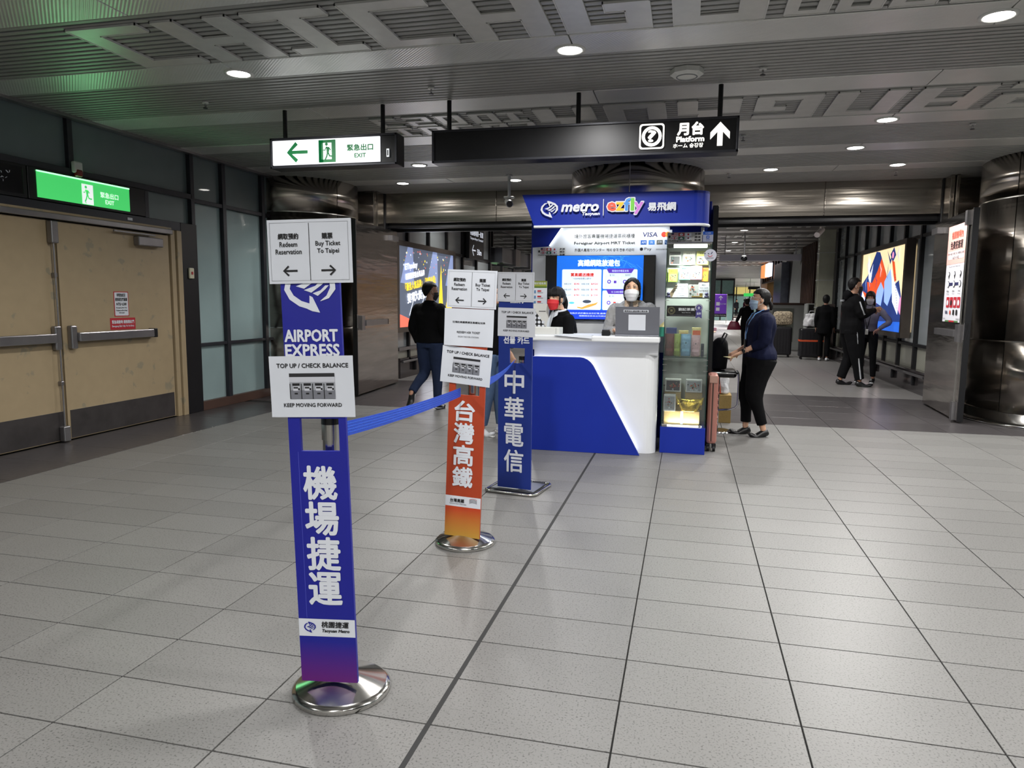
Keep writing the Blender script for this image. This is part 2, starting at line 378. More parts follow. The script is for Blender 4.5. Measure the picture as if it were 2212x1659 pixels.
def letter(x, y, P, holes=(), w=1, h=1):
    fr = FR((x, y, CZ-.003), (1, 0, 0), (0, 1, 0))
    b = MB(); Q = [(p[0]*w, p[1]*h) for p in P]
    if holes:       # A with a closed counter: four joined slabs
        for a, c, d, e in holes: b.prism([(a*w, c*h), (d*w, c*h), (d*w, e*h), (a*w, e*h)], -.01, 0, m_let, fr)
    else: b.prism(Q, -.01, 0, m_let, fr)
    o = b.build('ceiling_letter', ceil)
    r = MB()
    for i in range(len(Q)):
        a = Vector(Q[i]); c = Vector(Q[(i+1) % len(Q)]); t = (c-a).normalized()*.004; n = Vector((-t.y, t.x))
        r.prism([a-t-n, c+t-n, c+t+n, a-t+n], -.013, .001, m_rim, fr)
    r.build('letter_rim', o)
gC = [(0, 0), (.54, 0), (.54, .13), (.16, .13), (.16, .62), (.54, .62), (.54, .75), (0, .75)]
gH = [(0, 0), (.16, 0), (.16, .31), (.38, .31), (.38, 0), (.54, 0), (.54, .75), (.38, .75), (.38, .44), (.16, .44), (.16, .75), (0, .75)]
gI = [(0, 0), (.54, 0), (.54, .13), (.35, .13), (.35, .62), (.54, .62), (.54, .75), (0, .75), (0, .62), (.19, .62), (.19, .13), (0, .13)]
gA = [(0, 0), (.54, 0), (.54, .75), (.38, .75), (.38, .45), (.16, .45), (.16, .75), (0, .75)]
gAh = [(0, 0, .16, .75), (.38, 0, .54, .75), (.16, 0, .38, .11), (.16, .32, .38, .45)]
gG = [(0, 0), (.54, 0), (.54, .13), (.16, .13), (.16, .63), (.39, .63), (.39, .45), (.27, .45), (.27, .32), (.54, .32), (.54, .75), (0, .75)]
gO = [(0, 0), (.54, 0), (.54, .75), (0, .75)]
gOh = [(0, 0, .16, .75), (.38, 0, .54, .75), (.16, 0, .38, .13), (.16, .62, .38, .75)]
gY = [(0, 0), (.17, 0), (.17, .32), (.37, .32), (.37, 0), (.54, 0), (.54, .46), (.36, .46), (.36, .75), (.18, .75), (.18, .46), (0, .46)]
gN = [(0, 0), (.54, 0), (.54, .75), (.38, .75), (.38, .14), (.16, .14), (.16, .75), (0, .75)]
gg = [(0, .47), (0, 0), (.53, 0), (.53, .74), (0, .74), (0, .62), (.37, .62), (.37, .13), (.15, .13), (.15, .33), (.26, .33), (.26, .47)]
gU = [(0, .75), (0, 0), (.16, 0), (.16, .62), (.38, .62), (.38, 0), (.54, 0), (.54, .75)]
gRh = [(0, 0, .16, .75), (.38, 0, .54, .75), (.16, .62, .38, .75), (.16, .33, .38, .45)]
gR = gO
gS = [(0, 0), (.54, 0), (.54, .44), (.16, .44), (.16, .62), (.54, .62), (.54, .75), (0, .75), (0, .31), (.38, .31), (.38, .13), (0, .13)]
for x, g, h in ((-4.04, gC, ()), (-3.39, gH, ()), (-2.75, gI, ()), (-2.1, gC, ()), (-1.45, gA, gAh), (-.82, gG, ()), (-.15, gO, gOh)): letter(x, 4.09, g, h)
for x in (.5, .79, 1.08, 1.4, 1.7):
    for y, g, h in ((4.46, gO, gOh), (4.07, gC, ())): letter(x, y, g, h, .46, .48)
for x, g, h in ((-1.45, gY, ()), (-.8, gN, ()), (-.15, gY, ()), (.52, gg, ()), (1.155, gU, ()), (1.8, gO, gRh), (2.46, gS, ()), (3.1, gH, ())): letter(x, 6.62, g, h)
for x, g, h, g2, h2 in ((-3.07, gC, (), gI, ()), (-2.74, gS, (), gO, gOh), (-2.42, gO, gOh, gC, ()), (-2.08, gO, gOh, gN, ()), (-1.8, gI, (), gS, ())):
    letter(x, 6.65, g, h, .46, .46); letter(x+.02, 7.04, g2, h2, .46, .46)
# ---- left wall: dark frame grid with frosted panes, double emergency door
WX = -5.9
wl = struct('wall_left', (WX, 0, 0))
MB().box(WX-.25, -4, -.1, WX-.1, 9.45, 3.4, m_void).build('wall_backing', wl)
fb = lambda y0, z0, y1, z1, m=m_dframe, d=.0, e=.09, nm='mullion': MB().bbox(WX-e, y0, z0, WX+d, y1, z1, m, .004).build(nm, wl)
for y in (8.33, 9.22): fb(y-.035, .1, y+.035, CZ, d=.01)
fb(7.46, 0, 7.745, 2.3, m_black, .02, .1, 'door_post'); fb(7.68, 2.3, 7.745, CZ, d=.01)
fb(5.93, 2.66, 5.99, CZ); fb(4.3, 2.66, 4.36, CZ)
fb(7.745, .0, 9.45, .115, m_wood, .012, .09, 'sill_panel'); fb(7.745, .81, 9.45, .85); fb(7.745, 2.57, 9.45, 2.62); fb(-4, 2.6, 7.7, 2.66, d=.01, nm='transom')
fb(4.0, 2.2, 7.7, 2.3, d=.015, nm='door_head'); fb(6.92, 2.3, 6.98, 2.6)
fb(-4, 0, 4.0, .1, m_wood, .01, .09, 'sill_panel')
for y in (-2.5, -1.2, .1, 1.4, 2.7, 3.9): fb(y-.04, .1, y+.04, CZ)
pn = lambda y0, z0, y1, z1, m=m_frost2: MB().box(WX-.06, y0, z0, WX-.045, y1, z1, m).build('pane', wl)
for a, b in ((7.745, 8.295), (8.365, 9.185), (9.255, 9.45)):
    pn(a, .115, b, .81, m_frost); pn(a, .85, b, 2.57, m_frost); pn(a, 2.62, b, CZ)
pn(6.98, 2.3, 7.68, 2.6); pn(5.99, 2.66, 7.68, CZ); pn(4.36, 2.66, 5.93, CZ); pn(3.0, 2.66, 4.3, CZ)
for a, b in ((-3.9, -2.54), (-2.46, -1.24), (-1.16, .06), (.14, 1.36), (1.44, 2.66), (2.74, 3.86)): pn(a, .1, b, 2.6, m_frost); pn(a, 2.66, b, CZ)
def leaf(n, y0, y1, hinge_right, label):
    d = struct('door_%d' % n, (WX, (y0+y1)/2, 0), label)
    MB().bbox(WX-.05, y0, .012, WX-.006, y1, 2.135, m_beige, .003).build('leaf', d)
    MB().bbox(WX-.006, y0+.03, .02, WX-.002, y1-.02, .3, m_kick, .001).build('kick_plate', d)
    return d
d1 = leaf(1, 4.21, 5.715, 0, 'left leaf of the beige double emergency door'); d2 = leaf(2, 5.735, 7.27, 1, 'right leaf of the beige double emergency door')
def pbar(d, y0, y1, s):
    """panic bar with its lock head at y0 side"""
    z = 1.02; X = WX
    h = MB().bbox(X-.004, y0-.075*s if s > 0 else y0-.0, z-.115, X+.05, y0+(.0 if s > 0 else .075), z+.115, m_alu, .012); h.build('lock_head', d)
    MB().bbox(X+.02, min(y0, y1), z-.045, X+.075, max(y0, y1), z+.045, m_alu, .01).build('push_bar', d)
    e = y1; MB().bbox(X-.004, e-.02 if s > 0 else e-.02, z-.05, X+.08, e+.03, z+.05, m_black, .006).build('end_cap', d)
    MB().bbox(X+.0, min(y0, y1)+.08*(s < 0), z-.03, X+.03, max(y0, y1), z+.03, m_alu, .004).build('back_rail', d)
pbar(d2, 5.86, 6.9, 1); pbar(d1, 5.6, 4.55, -1)
MB().tube([(WX+.03, 5.66, 1.1), (WX+.03, 5.66, 2.0)], .009, m_alu).tube([(WX+.03, 5.66, .12), (WX+.03, 5.66, .95)], .009, m_alu).build('vertical_rod', d1)
MB().bbox(WX, 5.62, 1.92, WX+.06, 5.7, 2.13, m_alu, .01).build('top_latch', d1); MB().bbox(WX, 5.62, .01, WX+.06, 5.7, .16, m_alu, .01).build('bottom_latch', d1)
for z in (1.62, .58): MB().bbox(WX-.004, 5.645, z-.02, WX+.04, 5.675, z+.02, m_alu, .004).build('rod_guide', d1)
MB().bbox(WX-.004, 6.72, 1.98, WX+.07, 7.1, 2.08, m_alu, .01).build('door_closer', d2); MB().bbox(WX+.03, 6.4, 2.1, WX+.05, 7.0, 2.118, m_alu, .003).build('closer_arm', d2)
jb = struct('trim_1', (WX, 7.3, 0), 'beige steel jamb and grey head of the emergency door')
MB().bbox(WX-.08, 7.29, 0, WX+.012, 7.36, 2.2, m_beige, .004).bbox(WX-.08, 7.375, 0, WX+.03, 7.455, 2.2, m_beige, .004).build('jamb', jb)
MB().bbox(WX-.08, 4.1, 2.145, WX+.045, 7.29, 2.2, m_alu, .006).bbox(WX-.08, 4.1, 2.2, WX+.02, 7.3, 2.225, m_beige, .004).build('head_rail', jb)
# ---- steel columns
def column(cx, cy, r, a0, label, nseg=5):
    c = struct('column', (cx, cy, 0), label)
    MB().lathe([(r-.012, 0), (r-.012, CZ+.05)], m_bright, (cx, cy, 0), 64).build('joint_core', c)
    for z0, z1 in ((.16, .985), (1.0, 2.66), (2.675, CZ+.04)):
        for k in range(nseg):
            a = math.radians(a0)+2*math.pi*k/nseg; g = .006/r
            MB().lathe([(r-.011, z0), (r, z0+.001), (r, z1-.001), (r-.011, z1)], m_steel, (cx, cy, 0), 20, a+g, a+2*math.pi/nseg-g).build('steel_panel', c)
    MB().lathe([(r+.02, 0), (r+.1, 0), (r+.1, .03), (r+.075, .04), (r+.03, .05), (r+.03, .15), (r-.01, .17)], m_steel_f, (cx, cy, 0), 64).build('base_ring', c)
column(-5.98, 10.3, .92, -22, 'round steel-clad column beside the left wall')
column(-.74, 10.25, .9, -92, 'round steel-clad column behind the ticket booth')
column(4.62, 10.1, 1.12, -151, 'large round steel-clad column at the right edge')
# ---- steel-clad beam with door heads
bmz = 2.68
bs = struct('trim_2', (0, 11.4, bmz), 'wavy steel-clad beam across the hall')
for x0, x1, y in ((-5.0, -3.05, 11.33), (-3.04, -1.2, 11.33), (-1.19, .0, 11.33), (.01, 1.86, 11.33), (1.87, 3.42, 11.33), (3.43, 5.2, 11.33), (5.21, 7.3, 11.33)):
    MB().bbox(x0, y, bmz, x1, y+.03, CZ+.05, m_steel, .004).build('steel_panel', bs)
MB().box(-5.9, 11.36, bmz+.01, 7.4, 12.1, CZ+.3, m_steel_d).build('beam_core', bs)
for z, y in ((2.6, 11.42), (2.56, 11.62), (2.6, 11.9)): MB().bbox(-5.0, y, z, 7.3, y+.09, bmz+.02, m_black, .01).build('door_head', bs)
for x in (-5.0, 3.42): MB().bbox(x-.02, 11.05, 0, x+.03, 11.34, CZ, m_steel, .004).bbox(x-.04, 11.3, 0, x+.05, 11.42, CZ, m_black, .01).build('end_post', bs)
MB().bbox(3.46, 11.0, 0, 3.5, 11.3, CZ, m_steel, .004).bbox(4.3, 11.36, 0, 7.3, 11.44, bmz, m_steel, .004).build('side_panel', bs)
MB().bbox(-5.95, 11.0, 0, -5.02, 11.06, CZ, m_steel_d, .004).build('side_panel', bs)
# ---- open steel doors
def sdoor(n, p0, p1, s, label):
    """open leaf from free edge p0 to hinge p1; s=+1 face shown to +x"""
    L = (Vector(p1)-Vector(p0)).length; r = (Vector(p1)-Vector(p0)).normalized()
    d = struct('door_%d' % n, (p0[0], p0[1], 0), label)
    if s > 0: fr = FR((p0[0], p0[1], 0), (r.x, r.y, 0), (0, 0, 1))
    else: fr = FR((p1[0], p1[1], 0), (-r.x, -r.y, 0), (0, 0, 1))
    u = (lambda x: x) if s > 0 else (lambda x: L-x)     # u measured from the free edge
    R = lambda a, b, c, e, z0, z1, m, nm, par=d: MB().prism([(min(u(a), u(c)), b), (max(u(a), u(c)), b), (max(u(a), u(c)), e), (min(u(a), u(c)), e)], z0, z1, m, fr).build(nm, par)
    R(.02, .03, L, 2.53, -.05, 0, m_steel_d, 'leaf'); R(0, .02, .02, 2.54, -.06, .004, m_black, 'edge_strip')
    R(0, 1.0, .03, 1.2, -.045, .006, m_alu, 'strike_plate')
    R(L-.42, 2.36, L-.12, 2.44, 0, .07, m_alu, 'door_closer')
    R(.08, .97, .2, 1.18, 0, .05, m_alu, 'lock_head'); R(.2, 1.03, L*.62, 1.11, .02, .07, m_alu, 'push_bar'); R(L*.62, 1.03, L*.64, 1.11, 0, .07, m_black, 'end_cap')
    return d, fr, R, L
sd1, fr1, R1, L1 = sdoor(3, (-4.62, 9.5), (-4.735, 11.28), 1, 'open steel fire door leaf left of the passage')
sd2, fr2, R2, L2 = sdoor(4, (3.19, 9.5), (3.3, 11.21), -1, 'open steel fire door leaf on the right with a poster')
R2(.1, .1, .12, .97, .015, .03, m_bright, 'vertical_rod'); R2(.1, 1.18, .12, 2.45, .015, .03, m_bright, 'vertical_rod'); R2(.07, .03, .15, .25, 0, .05, m_alu, 'bottom_latch'); R2(.07, 2.35, .15, 2.52, 0, .05, m_alu, 'top_latch')
# ---- right and back of the hall (outside the frame)
wr = struct('wall_right', (7.3, 3, 0)); MB().box(7.3, -4, 0, 7.45, 11.9, 3.4, m_frost2).build('wall_cladding', wr)
wb = struct('wall_back', (0, -4, 0)); MB().box(-6.2, -4.15, 0, 7.45, -4, 3.4, M('pale_cladding', (190, 190, 186), .4, var=.05)).build('wall_cladding', wb)
# ---- corridor beyond
CC = 3.3
m_sl3 = M('corridor_dark_slat', (120, 116, 112), .4, .3, var=.06)
m_slat2 = M('corridor_slat', (185, 180, 175), .35, .4, var=.06, scale=3)
cc = struct('ceiling_2', (0, 30, CC), 'slatted ceiling of the corridor beyond the beam')
MB().box(-9.3, 11.9, CC+.1, 9, 39.5, CC+.2, m_void).box(-9.3, 39.5, CC+.1, 26, 101, CC+.2, m_slat2).build('ceiling_void', cc)
b = MB(); y = 12.0; k = 0
while y < 60:
    if k % 2 == 0: b.box(-6.9, y, CC-.002, 8.9, y+.4, CC+.02, m_slat2); y += .43
    else:
        for q in range(6): b.box(-6.9, y+q*.15, CC, 8.9, y+q*.15+.08, CC+.02, m_sl3)
        y += .93
    k += 1
b.box(-6.9, y, CC, 8.9, 100, CC+.02, m_slat2)
b.build('ceiling_slats', cc, kind='stuff')
b = MB(); rr = random.Random(3)
for yy in (15.85, 18.57, 21.3, 24.0, 26.7, 29.5, 32, 35, 38):
    x = -4.4
    while x < 3.2:
        w = rr.choice((.3, .42, .54)); g = rr.choice((gH, gI, gU, gY, gN, gC))
        b.prism([(p[0]*w/.54, p[1]*.9) for p in g], -.02, 0, m_let, FR((x, yy-.02, CC-.004), (1, 0, 0), (0, 1, 0))); x += w+.14
b.build('ceiling_lettering', cc, kind='stuff')
RX = 3.66
cr = struct('wall_corridor_right', (RX, 16, 0), 'glazed corridor wall behind the guard')
m_cg = M('corridor_frost', (150, 156, 158), .16, 0, var=.06, scale=1.2, coat=.6, bump=.12, bscale=2, stretch=(1, .5, 5))
m_lamb = M('corridor_lower_panel', (150, 150, 138), .3, 0, var=.06, scale=2, coat=.2)
ms = [12.1, 13.05, 14.0, 14.95, 15.93, 16.9, 17.9, 18.9, 19.85]
for y in ms: MB().bbox(RX-.02, y-.035, .35, RX+.08, y+.035, CC, m_black, .004).build('mullion', cr)
MB().bbox(RX-.01, 12, 2.5, RX+.08, 19.9, 2.55, m_black, .004).bbox(RX-.01, 12, .72, RX+.08, 19.9, .77, m_black, .004).build('transom', cr)
for a, c in zip(ms[:-1], ms[1:]):
    MB().box(RX+.04, a+.035, 2.55, RX+.055, c-.035, CC, m_cg).build('pane', cr); MB().box(RX+.04, a+.035, .77, RX+.055, c-.035, 2.5, m_cg).build('pane', cr)
    MB().box(RX+.04, a+.035, .35, RX+.055, c-.035, .72, m_lamb).build('lower_panel', cr)
def base(x, y0, y1, s, nm, label):
    t = struct(nm, (x, (y0+y1)/2, 0), label)
    MB().bbox(x, y0, 0, x+.12*s if s > 0 else x+.12*s, y1, .36, m_granite2, .005).build('base_block', t)
    MB().tube([(x-.05*s, y0, .3), (x-.05*s, y1, .3)], .022, m_alu).build('bumper_rail', t)
    y = y0+.6
    while y < y1: MB().bbox(x-.05*s, y, .12, x, y+.05, .32, m_black, .01).build('bracket', t); y += 1.2
    return t
base(RX-.08, 12.0, 19.85, 1, 'baseboard_right', 'granite base with bumper rail under the right corridor wall')
LX = -5.0
cl = struct('wall_corridor_left', (LX, 16, 0), 'glazed corridor wall behind the walking man')
for y in (12.42, 13.5, 14.6, 15.7, 16.8, 18.0): MB().bbox(LX-.08, y-.035, .3, LX+.02, y+.035, CC, m_black, .004).build('mullion', cl)
MB().bbox(LX-.08, 11.9, 2.38, LX+.01, 18, 2.44, m_black, .004).bbox(LX-.08, 11.9, .5, LX+.03, 18, .56, m_alu, .004).build('transom', cl)
for a, c in ((11.9, 12.42), (12.42, 13.5), (13.5, 14.6), (14.6, 15.7), (15.7, 16.8), (16.8, 18.0)):
    MB().box(LX-.05, a+.035, 2.44, LX-.035, c-.035, CC, m_cg).build('pane', cl); MB().box(LX-.05, a+.035, .56, LX-.035, c-.035, 2.38, m_cg).build('pane', cl)
base(LX+.02, 11.95, 18.0, -1, 'baseboard_left', 'granite base with bumper rail under the left corridor wall')
MB().box(LX-.05, 11.9, 0, LX-.02, 18, .5, m_lamb).build('lower_panel', cl)
# glazed shop fronts further along on the left
m_sg = glassmat('shop_glass', (196, 214, 214), .03, .5)
sw = struct('wall_shopfront', (-5.0, 28, 0), 'glazed shop fronts with a stepped fascia on the left of the corridor')
MB().box(-9.2, 18, 0, -9.0, 44, CC+.1, M('shop_back', (206, 206, 200), .6, var=.1, scale=1)).box(-9.2, 18, -.05, -5, 44, -.01, m_tile2).build('back_wall', sw)
for y in (18.1, 19.3, 20.6, 22, 23.5, 25.2, 27, 29, 31.2, 33.5, 36, 39, 42): MB().bbox(-5.06, y-.04, 0, -4.98, y+.04, 2.35, m_alu, .004).build('mullion', sw)
MB().box(-5.03, 18.1, .05, -5.015, 42, 2.35, m_sg).build('shop_glass', sw)
m_fas = M('fascia_metal', (112, 112, 118), .22, .8, var=.25, scale=1.5)
for k in range(12):
    y = 18.2+k*1.9; MB().bbox(-5.2, y, 2.4, -4.72, y+1.25, 2.78, m_fas, .01).build('fascia_panel', sw); MB().bbox(-5.2, y+1.27, 2.36, -4.66, y+1.85, 2.82, m_alu, .01).build('fascia_panel', sw)
for k in range(9): MB().bbox(-5.06, 18.3+k*2.6, 2.8, -5.0, 18.36+k*2.6, CC, m_black, .004).build('clerestory_mullion', sw)
MB().box(-5.04, 18.2, 2.82, -5.03, 42, CC, m_sg).build('clerestory_glass', sw)
# beyond the glazed wall on the right: shop openings
cr2 = struct('wall_shops_right', (3.7, 30, 0), 'dark shop fronts along the right of the far corridor')
m_mur = M('mural_dark', (40, 34, 38), .5, var=.4, scale=4, stretch=(1, 2, .3)); m_murw = M('mural_pale', (182, 184, 184), .45, var=.05)
MB().box(3.8, 20.3, 0, 3.95, 30.6, CC+.1, m_mur).build('mural_wall', cr2)
for k in range(9): MB().bbox(3.72, 23.8+k*.3, .2, 3.8, 23.88+k*.3, CC, m_wood, .01).build('timber_strip', cr2)
fr = FR((3.79, 29.6, 0), (0, -1, 0), (0, 0, 1))
MB().prism([(0, .2), (3.2, .2), (3.3, 1.3), (4.1, 2.3), (3.1, 1.9), (3.0, 2.4), (3.9, CC-.1), (2.7, 2.7), (2.6, CC), (.9, CC), (.5, 2.2)], 0, .03, m_murw, fr).build('mural_shape', cr2)
MB().bbox(3.5, 29.9, .9, 3.8, 32.3, 3.0, M('display_case_grey', (112, 116, 130), .2, .2, var=.15), .02).build('display_case', cr2)
MB().box(3.75, 30.6, 2.4, 3.8, 39.3, CC+.1, m_cg).box(3.75, 30.6, 0, 3.8, 33, 2.4, m_cg).build('glazing', cr2)
for k in range(7): MB().bbox(3.66, 32.6+k*1.05, 2.4 if k else 0, 3.74, 32.72+k*1.05, CC, m_black, .01).build('mullion', cr2)
MB().bbox(3.64, 32.6, 2.36, 3.76, 39.3, 2.44, m_black, .01).bbox(3.6, 38.9, 0, 3.9, 39.4, CC+.1, M('far_wall_white', (206, 208, 212), .4, var=.1), .02).build('shop_lintel', cr2)
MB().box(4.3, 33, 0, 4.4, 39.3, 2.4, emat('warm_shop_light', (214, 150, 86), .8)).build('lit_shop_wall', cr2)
for k in range(3): MB().bbox(4.1, 33, .5+k*.6, 4.32, 39, .56+k*.6, m_wood, .01).build('shop_shelf', cr2)
wf = struct('wall_far', (0, 95, 0), 'glazed end wall with a yellow band at the far end of the corridor')
MB().box(-9, 95, 0, 26, 95.2, CC+.3, M('far_wall_grey', (120, 124, 122), .5, var=.2, scale=.5)).build('end_wall', wf)
MB().box(5, 94.7, 2.45, 16, 94.8, 3.4, emat('yellow_band', (214, 196, 120), .75)).box(3, 94.7, .2, 20, 94.75, 2.2, emat('far_lit_glass', (130, 156, 150), .5)).build('lit_band', wf)
for k in range(12): MB().box(1+k*1.6, 94.4, 0, 1.12+k*1.6, 94.5, 3.4, m_black).build('mullion', wf)
wg = struct('wall_glass_booth', (2.7, 60, 0), 'dark framed glass block at the end of the corridor'); MB().box(-3, 60, 0, 3.5, 60.1, CC+.1, M('far_green_glass', (110, 140, 136), .2, coat=.5, var=.1)).build('glass', wg)
for k in range(7): MB().bbox(-2.4+k*.98, 59.9, 0, -2.3+k*.98, 60, CC, m_black, .01).build('mullion', wg)
MB().bbox(-3, 59.9, 1.95, 3.5, 60, 2.05, m_black, .01).bbox(-3, 59.9, CC-.15, 3.5, 60, CC, m_black, .01).build('transom', wg)
# side closure behind the right column so that the hall does not open to the sky
wc = struct('wall_side_right', (9, 20, 0)); MB().box(8.9, 11.9, 0, 9.0, 39.5, 3.6, m_frost2).box(3.9, 39.4, 0, 26, 39.5, 3.6, m_frost2).box(26, 39.5, 0, 26.1, 101, 3.6, m_frost2).box(4.1, 12, 0, 8.9, 12.1, 3.4, m_frost2).build('wall_cladding', wc)
wc = struct('wall_side_left', (-9, 20, 0)); MB().box(-9.3, 44, 0, -5, 44.1, 3.6, m_frost2).box(-5.2, 44, 0, -5.0, 100, 3.6, m_frost2).box(-9.2, 17.9, 0, -5.1, 18, 3.5, m_frost2).build('wall_cladding', wc)
# ================================================================ LIGHTS AND CEILING FITTINGS
m_lens = emat('downlight_lens', (255, 251, 244), 30); m_lens2 = emat('far_downlight_lens', (255, 252, 244), 6)
def downlight(x, y, z, label, group, p=LAMP, r=.088, big=True):
    t = thing('ceiling_downlight', (x, y, z), label, 'light', group)
    MB().lathe([(r+.022, 0), (r+.02, -.008), (r, -.01), (r-.01, .0), (r-.016, .03)], m_whp, (x, y, z), 28).build('trim_ring', t)
    MB().lathe([(0, -.013), (r*.7, -.011), (r-.006, -.006)], m_lens if big else m_lens2, (x, y, z), 24).build('lens', t)
    if big: spot((x, y, z-.05), p)
    elif p: lamp((x, y, z-.03), p, r*1.2)
    return t
G = 'round downlights in the hall ceiling'
z = CZ-.004
for x, y, l in ((-3.46, 5.13, 'bright round downlight in the ceiling above and left of the exit sign'), (-.86, 5.15, 'bright round downlight in the ceiling under the large letter G'),
                (1.76, 5.11, 'brightest round downlight, at the top right corner of the photo'), (1.77, 7.66, 'round downlight at the ceiling letters right of the platform sign'),
                (1.76, 8.93, 'round downlight right of the platform sign, in front of the square one'), (2.49, 10.1, 'round downlight nearest to the right steel beam corner'),
                (.99, 10.15, 'flared downlight right behind the platform sign end'), (-3.46, 9.0, 'round downlight just under the exit sign corner'),
                (-4.23, 10.32, 'small round downlight nearest the left steel column'), (-2.5, 10.35, 'small round downlight beside the hanging camera')):
    downlight(x, y, z, l, G, LAMP*(.6 if x < -3 else 1))
for x, y in ((-3.46, 2.5), (-.86, 2.5), (1.76, 2.5), (4.4, 5.1), (4.4, 7.7), (4.4, 2.5), (-3.46, -2.8), (-.86, -2.8), (1.76, -2.8), (-3.46, -.2), (-.86, -.2), (1.76, -.2), (6.2, 5.1), (6.2, 8)):
    spot((x, y, z-.05), LAMP*(.55 if x < -3 else 1))
k = 0
for x, y, l in ((1.36, 17.9, 'nearest small downlight in the corridor ceiling'), (1.36, 19.9, 'second small downlight along the corridor ceiling'), (1.36, 23.8, 'third small downlight along the corridor ceiling'),
             (1.36, 27.6, 'fourth small downlight along the corridor ceiling'), (1.36, 29.6, 'fifth small downlight along the corridor ceiling')):
    downlight(x, y, CC-.004, l, 'downlights in the corridor ceiling', 22, .1, False)
downlight(-4.3, 13.8, CC-.004, 'small downlight in the corridor ceiling above the black direction sign', 'downlights in the corridor ceiling', 14, .1, False)
for x, y, p in ((-1.2, 14, 44), (1.4, 13.2, 34), (-1.2, 19, 60), (1.4, 17.8, 44), (-3.8, 17, 44), (-3.8, 22, 60), (-1.2, 25, 80), (1.4, 24, 70), (0, 33, 320), (2, 41, 420), (1.5, 50, 500), (3, 56, 600), (5, 66, 800), (7, 78, 900), (9, 88, 900)): lamp((x, y, CC-.05), p, .2)
for y in (21, 26, 32, 38): lamp((-7, y, CC-.1), 60, 1.2, spread=180)
def sprinkler(x, y, label):
    t = thing('fire_sprinkler', (x, y, z), label, 'sprinkler', 'sprinkler heads in the hall ceiling')
    MB().cyl((x, y, z-.012), .028, 0, .012, m_whp, 16).build('escutcheon', t)
    MB().cyl((x, y, z-.05), .008, 0, .04, m_chrome, 8).build('stem', t); MB().cyl((x, y, z-.055), .02, 0, .005, m_black, 12).build('deflector', t)
for x, y, l in ((-4.26, 5.8, 'sprinkler head left of the row of ceiling letters'), (-2.12, 5.8, 'sprinkler head above the gap between both hanging signs'), (.48, 5.84, 'sprinkler head right of the smoke detector'),
                (.5, 8.09, 'sprinkler head just right of the platform sign'), (2.61, 8.0, 'sprinkler head at the far right of the ceiling'), (.48, 10.4, 'sprinkler head behind the ceiling near the beam, left one'), (2.6, 10.6, 'sprinkler head below the rightmost small downlight')): sprinkler(x, y, l)
t = thing('smoke_detector', (-.07, 5.775, z), 'white octagonal detector box on the ceiling above the platform sign', 'detector')
MB().lathe([(0, -.05), (.1, -.05), (.125, -.035), (.125, 0)], m_whp, (-.07, 5.775, z), 8, sm=False).build('housing', t); MB().lathe([(.07, -.052), (.075, -.056), (.08, -.052)], m_grey, (-.07, 5.775, z), 24).build('vent_ring', t)
# ================================================================ SIGNS
e_wht = emat('lit_white', (250, 252, 255), 1.15); e_green = M('lit_green', (12, 96, 50), .5, emit=.5, ec=(20, 130, 70)); e_gsign = emat('lit_green_panel', (70, 205, 105), .85); e_cream = emat('lit_cream', (255, 252, 244), 1.0)
e_wht2 = emat('lit_white_soft', (235, 238, 240), .9)
def running_man(p, u, v, h, m, l=3):
    """pictogram figure of height h centred at u,v"""
    k = h/10
    q = lambda a, b: (u+a*k, v+b*k)
    p.circ(*q(-.6, 4.2), .85*k, m, l)
    p.strip([q(-2.6, 1.2), q(-1.6, .9), q(-.8, 2.6), q(.9, 2.3), q(1.9, .9)], .6*k, m, l)
    p.poly([q(-.9, 2.9), q(1.0, 2.5), q(1.1, 1.2), q(.7, -.6), q(-.5, -.4), q(-.6, 1.0)], m, l)
    p.strip([q(.3, -.1), q(1.2, -2.1), q(3.0, -2.3), q(3.3, -1.9)], .85*k, m, l+1)
    p.strip([q(0, -.3), q(-.5, -2.2), q(-1.6, -4.2)], .85*k, m, l); p.strip([q(-1.6, -4.3), q(-.8, -5)], .5*k, m, l)
def hanging(x0, x1, y0, y1, z0, z1, rods, name, label, tilt=0):
    t = thing(name, ((x0+x1)/2, (y0+y1)/2, z0), label, 'sign', 'signs hung from the hall ceiling')
    MB().bbox(x0, y0, z0, x1, y1, z1, m_black, .006).build('housing', t)
    b = MB()
    for a, c, d, e in ((x0, z0, x1, z0+.02), (x0, z1-.02, x1, z1), (x0, z0, x0+.02, z1), (x1-.02, z0, x1, z1)): b.bbox(a, y0-.012, c, d, y0+.002, e, m_dframe, .003)
    b.build('bezel', t)
    for x in rods: MB().cyl((x, (y0+y1)/2, 0), .02, z1-.01, CZ, m_blackg, 12).cyl((x, (y0+y1)/2, 0), .035, z1-.002, z1+.012, m_black, 12).build('hanging_rod', t)
    return t
t = hanging(-3.82, -2.56, 6.12, 6.29, 2.615, 2.888, (-3.713, -2.73), 'exit_sign', 'white lit hanging sign with green left arrow and running figure')
MB().bbox(-3.79, 6.106, 2.643, -2.72, 6.125, 2.862, e_wht, .002).build('lit_face', t)
p = Print(front(-3.79, 6.106, 2.643))
p.strip([(.16, .11), (.36, .11)], .03, e_green); p.strip([(.25, .19), (.165, .11), (.25, .03)], .036, e_green, 2); p.build('green_arrow', t); p = Print(front(-3.79, 6.106, 2.643))
p.frame(.47, .01, .64, .208, .026, e_green); p.rect(.47, .01, .515, .208, e_green, 1); p.poly([(.6, .208), (.64, .208), (.64, .01), (.6, .03)], e_green, 2)
running_man(p, .56, .1, .165, e_green); p.build('running_figure', t); p = Print(front(-3.79, 6.106, 2.643)); p.text('緊急出口', .88, .13, .055, .25, e_green, bold=.0022); p.text('EXIT', .88, .06, .035, .11, e_green, bold=.0018); p.build('green_lettering', t)
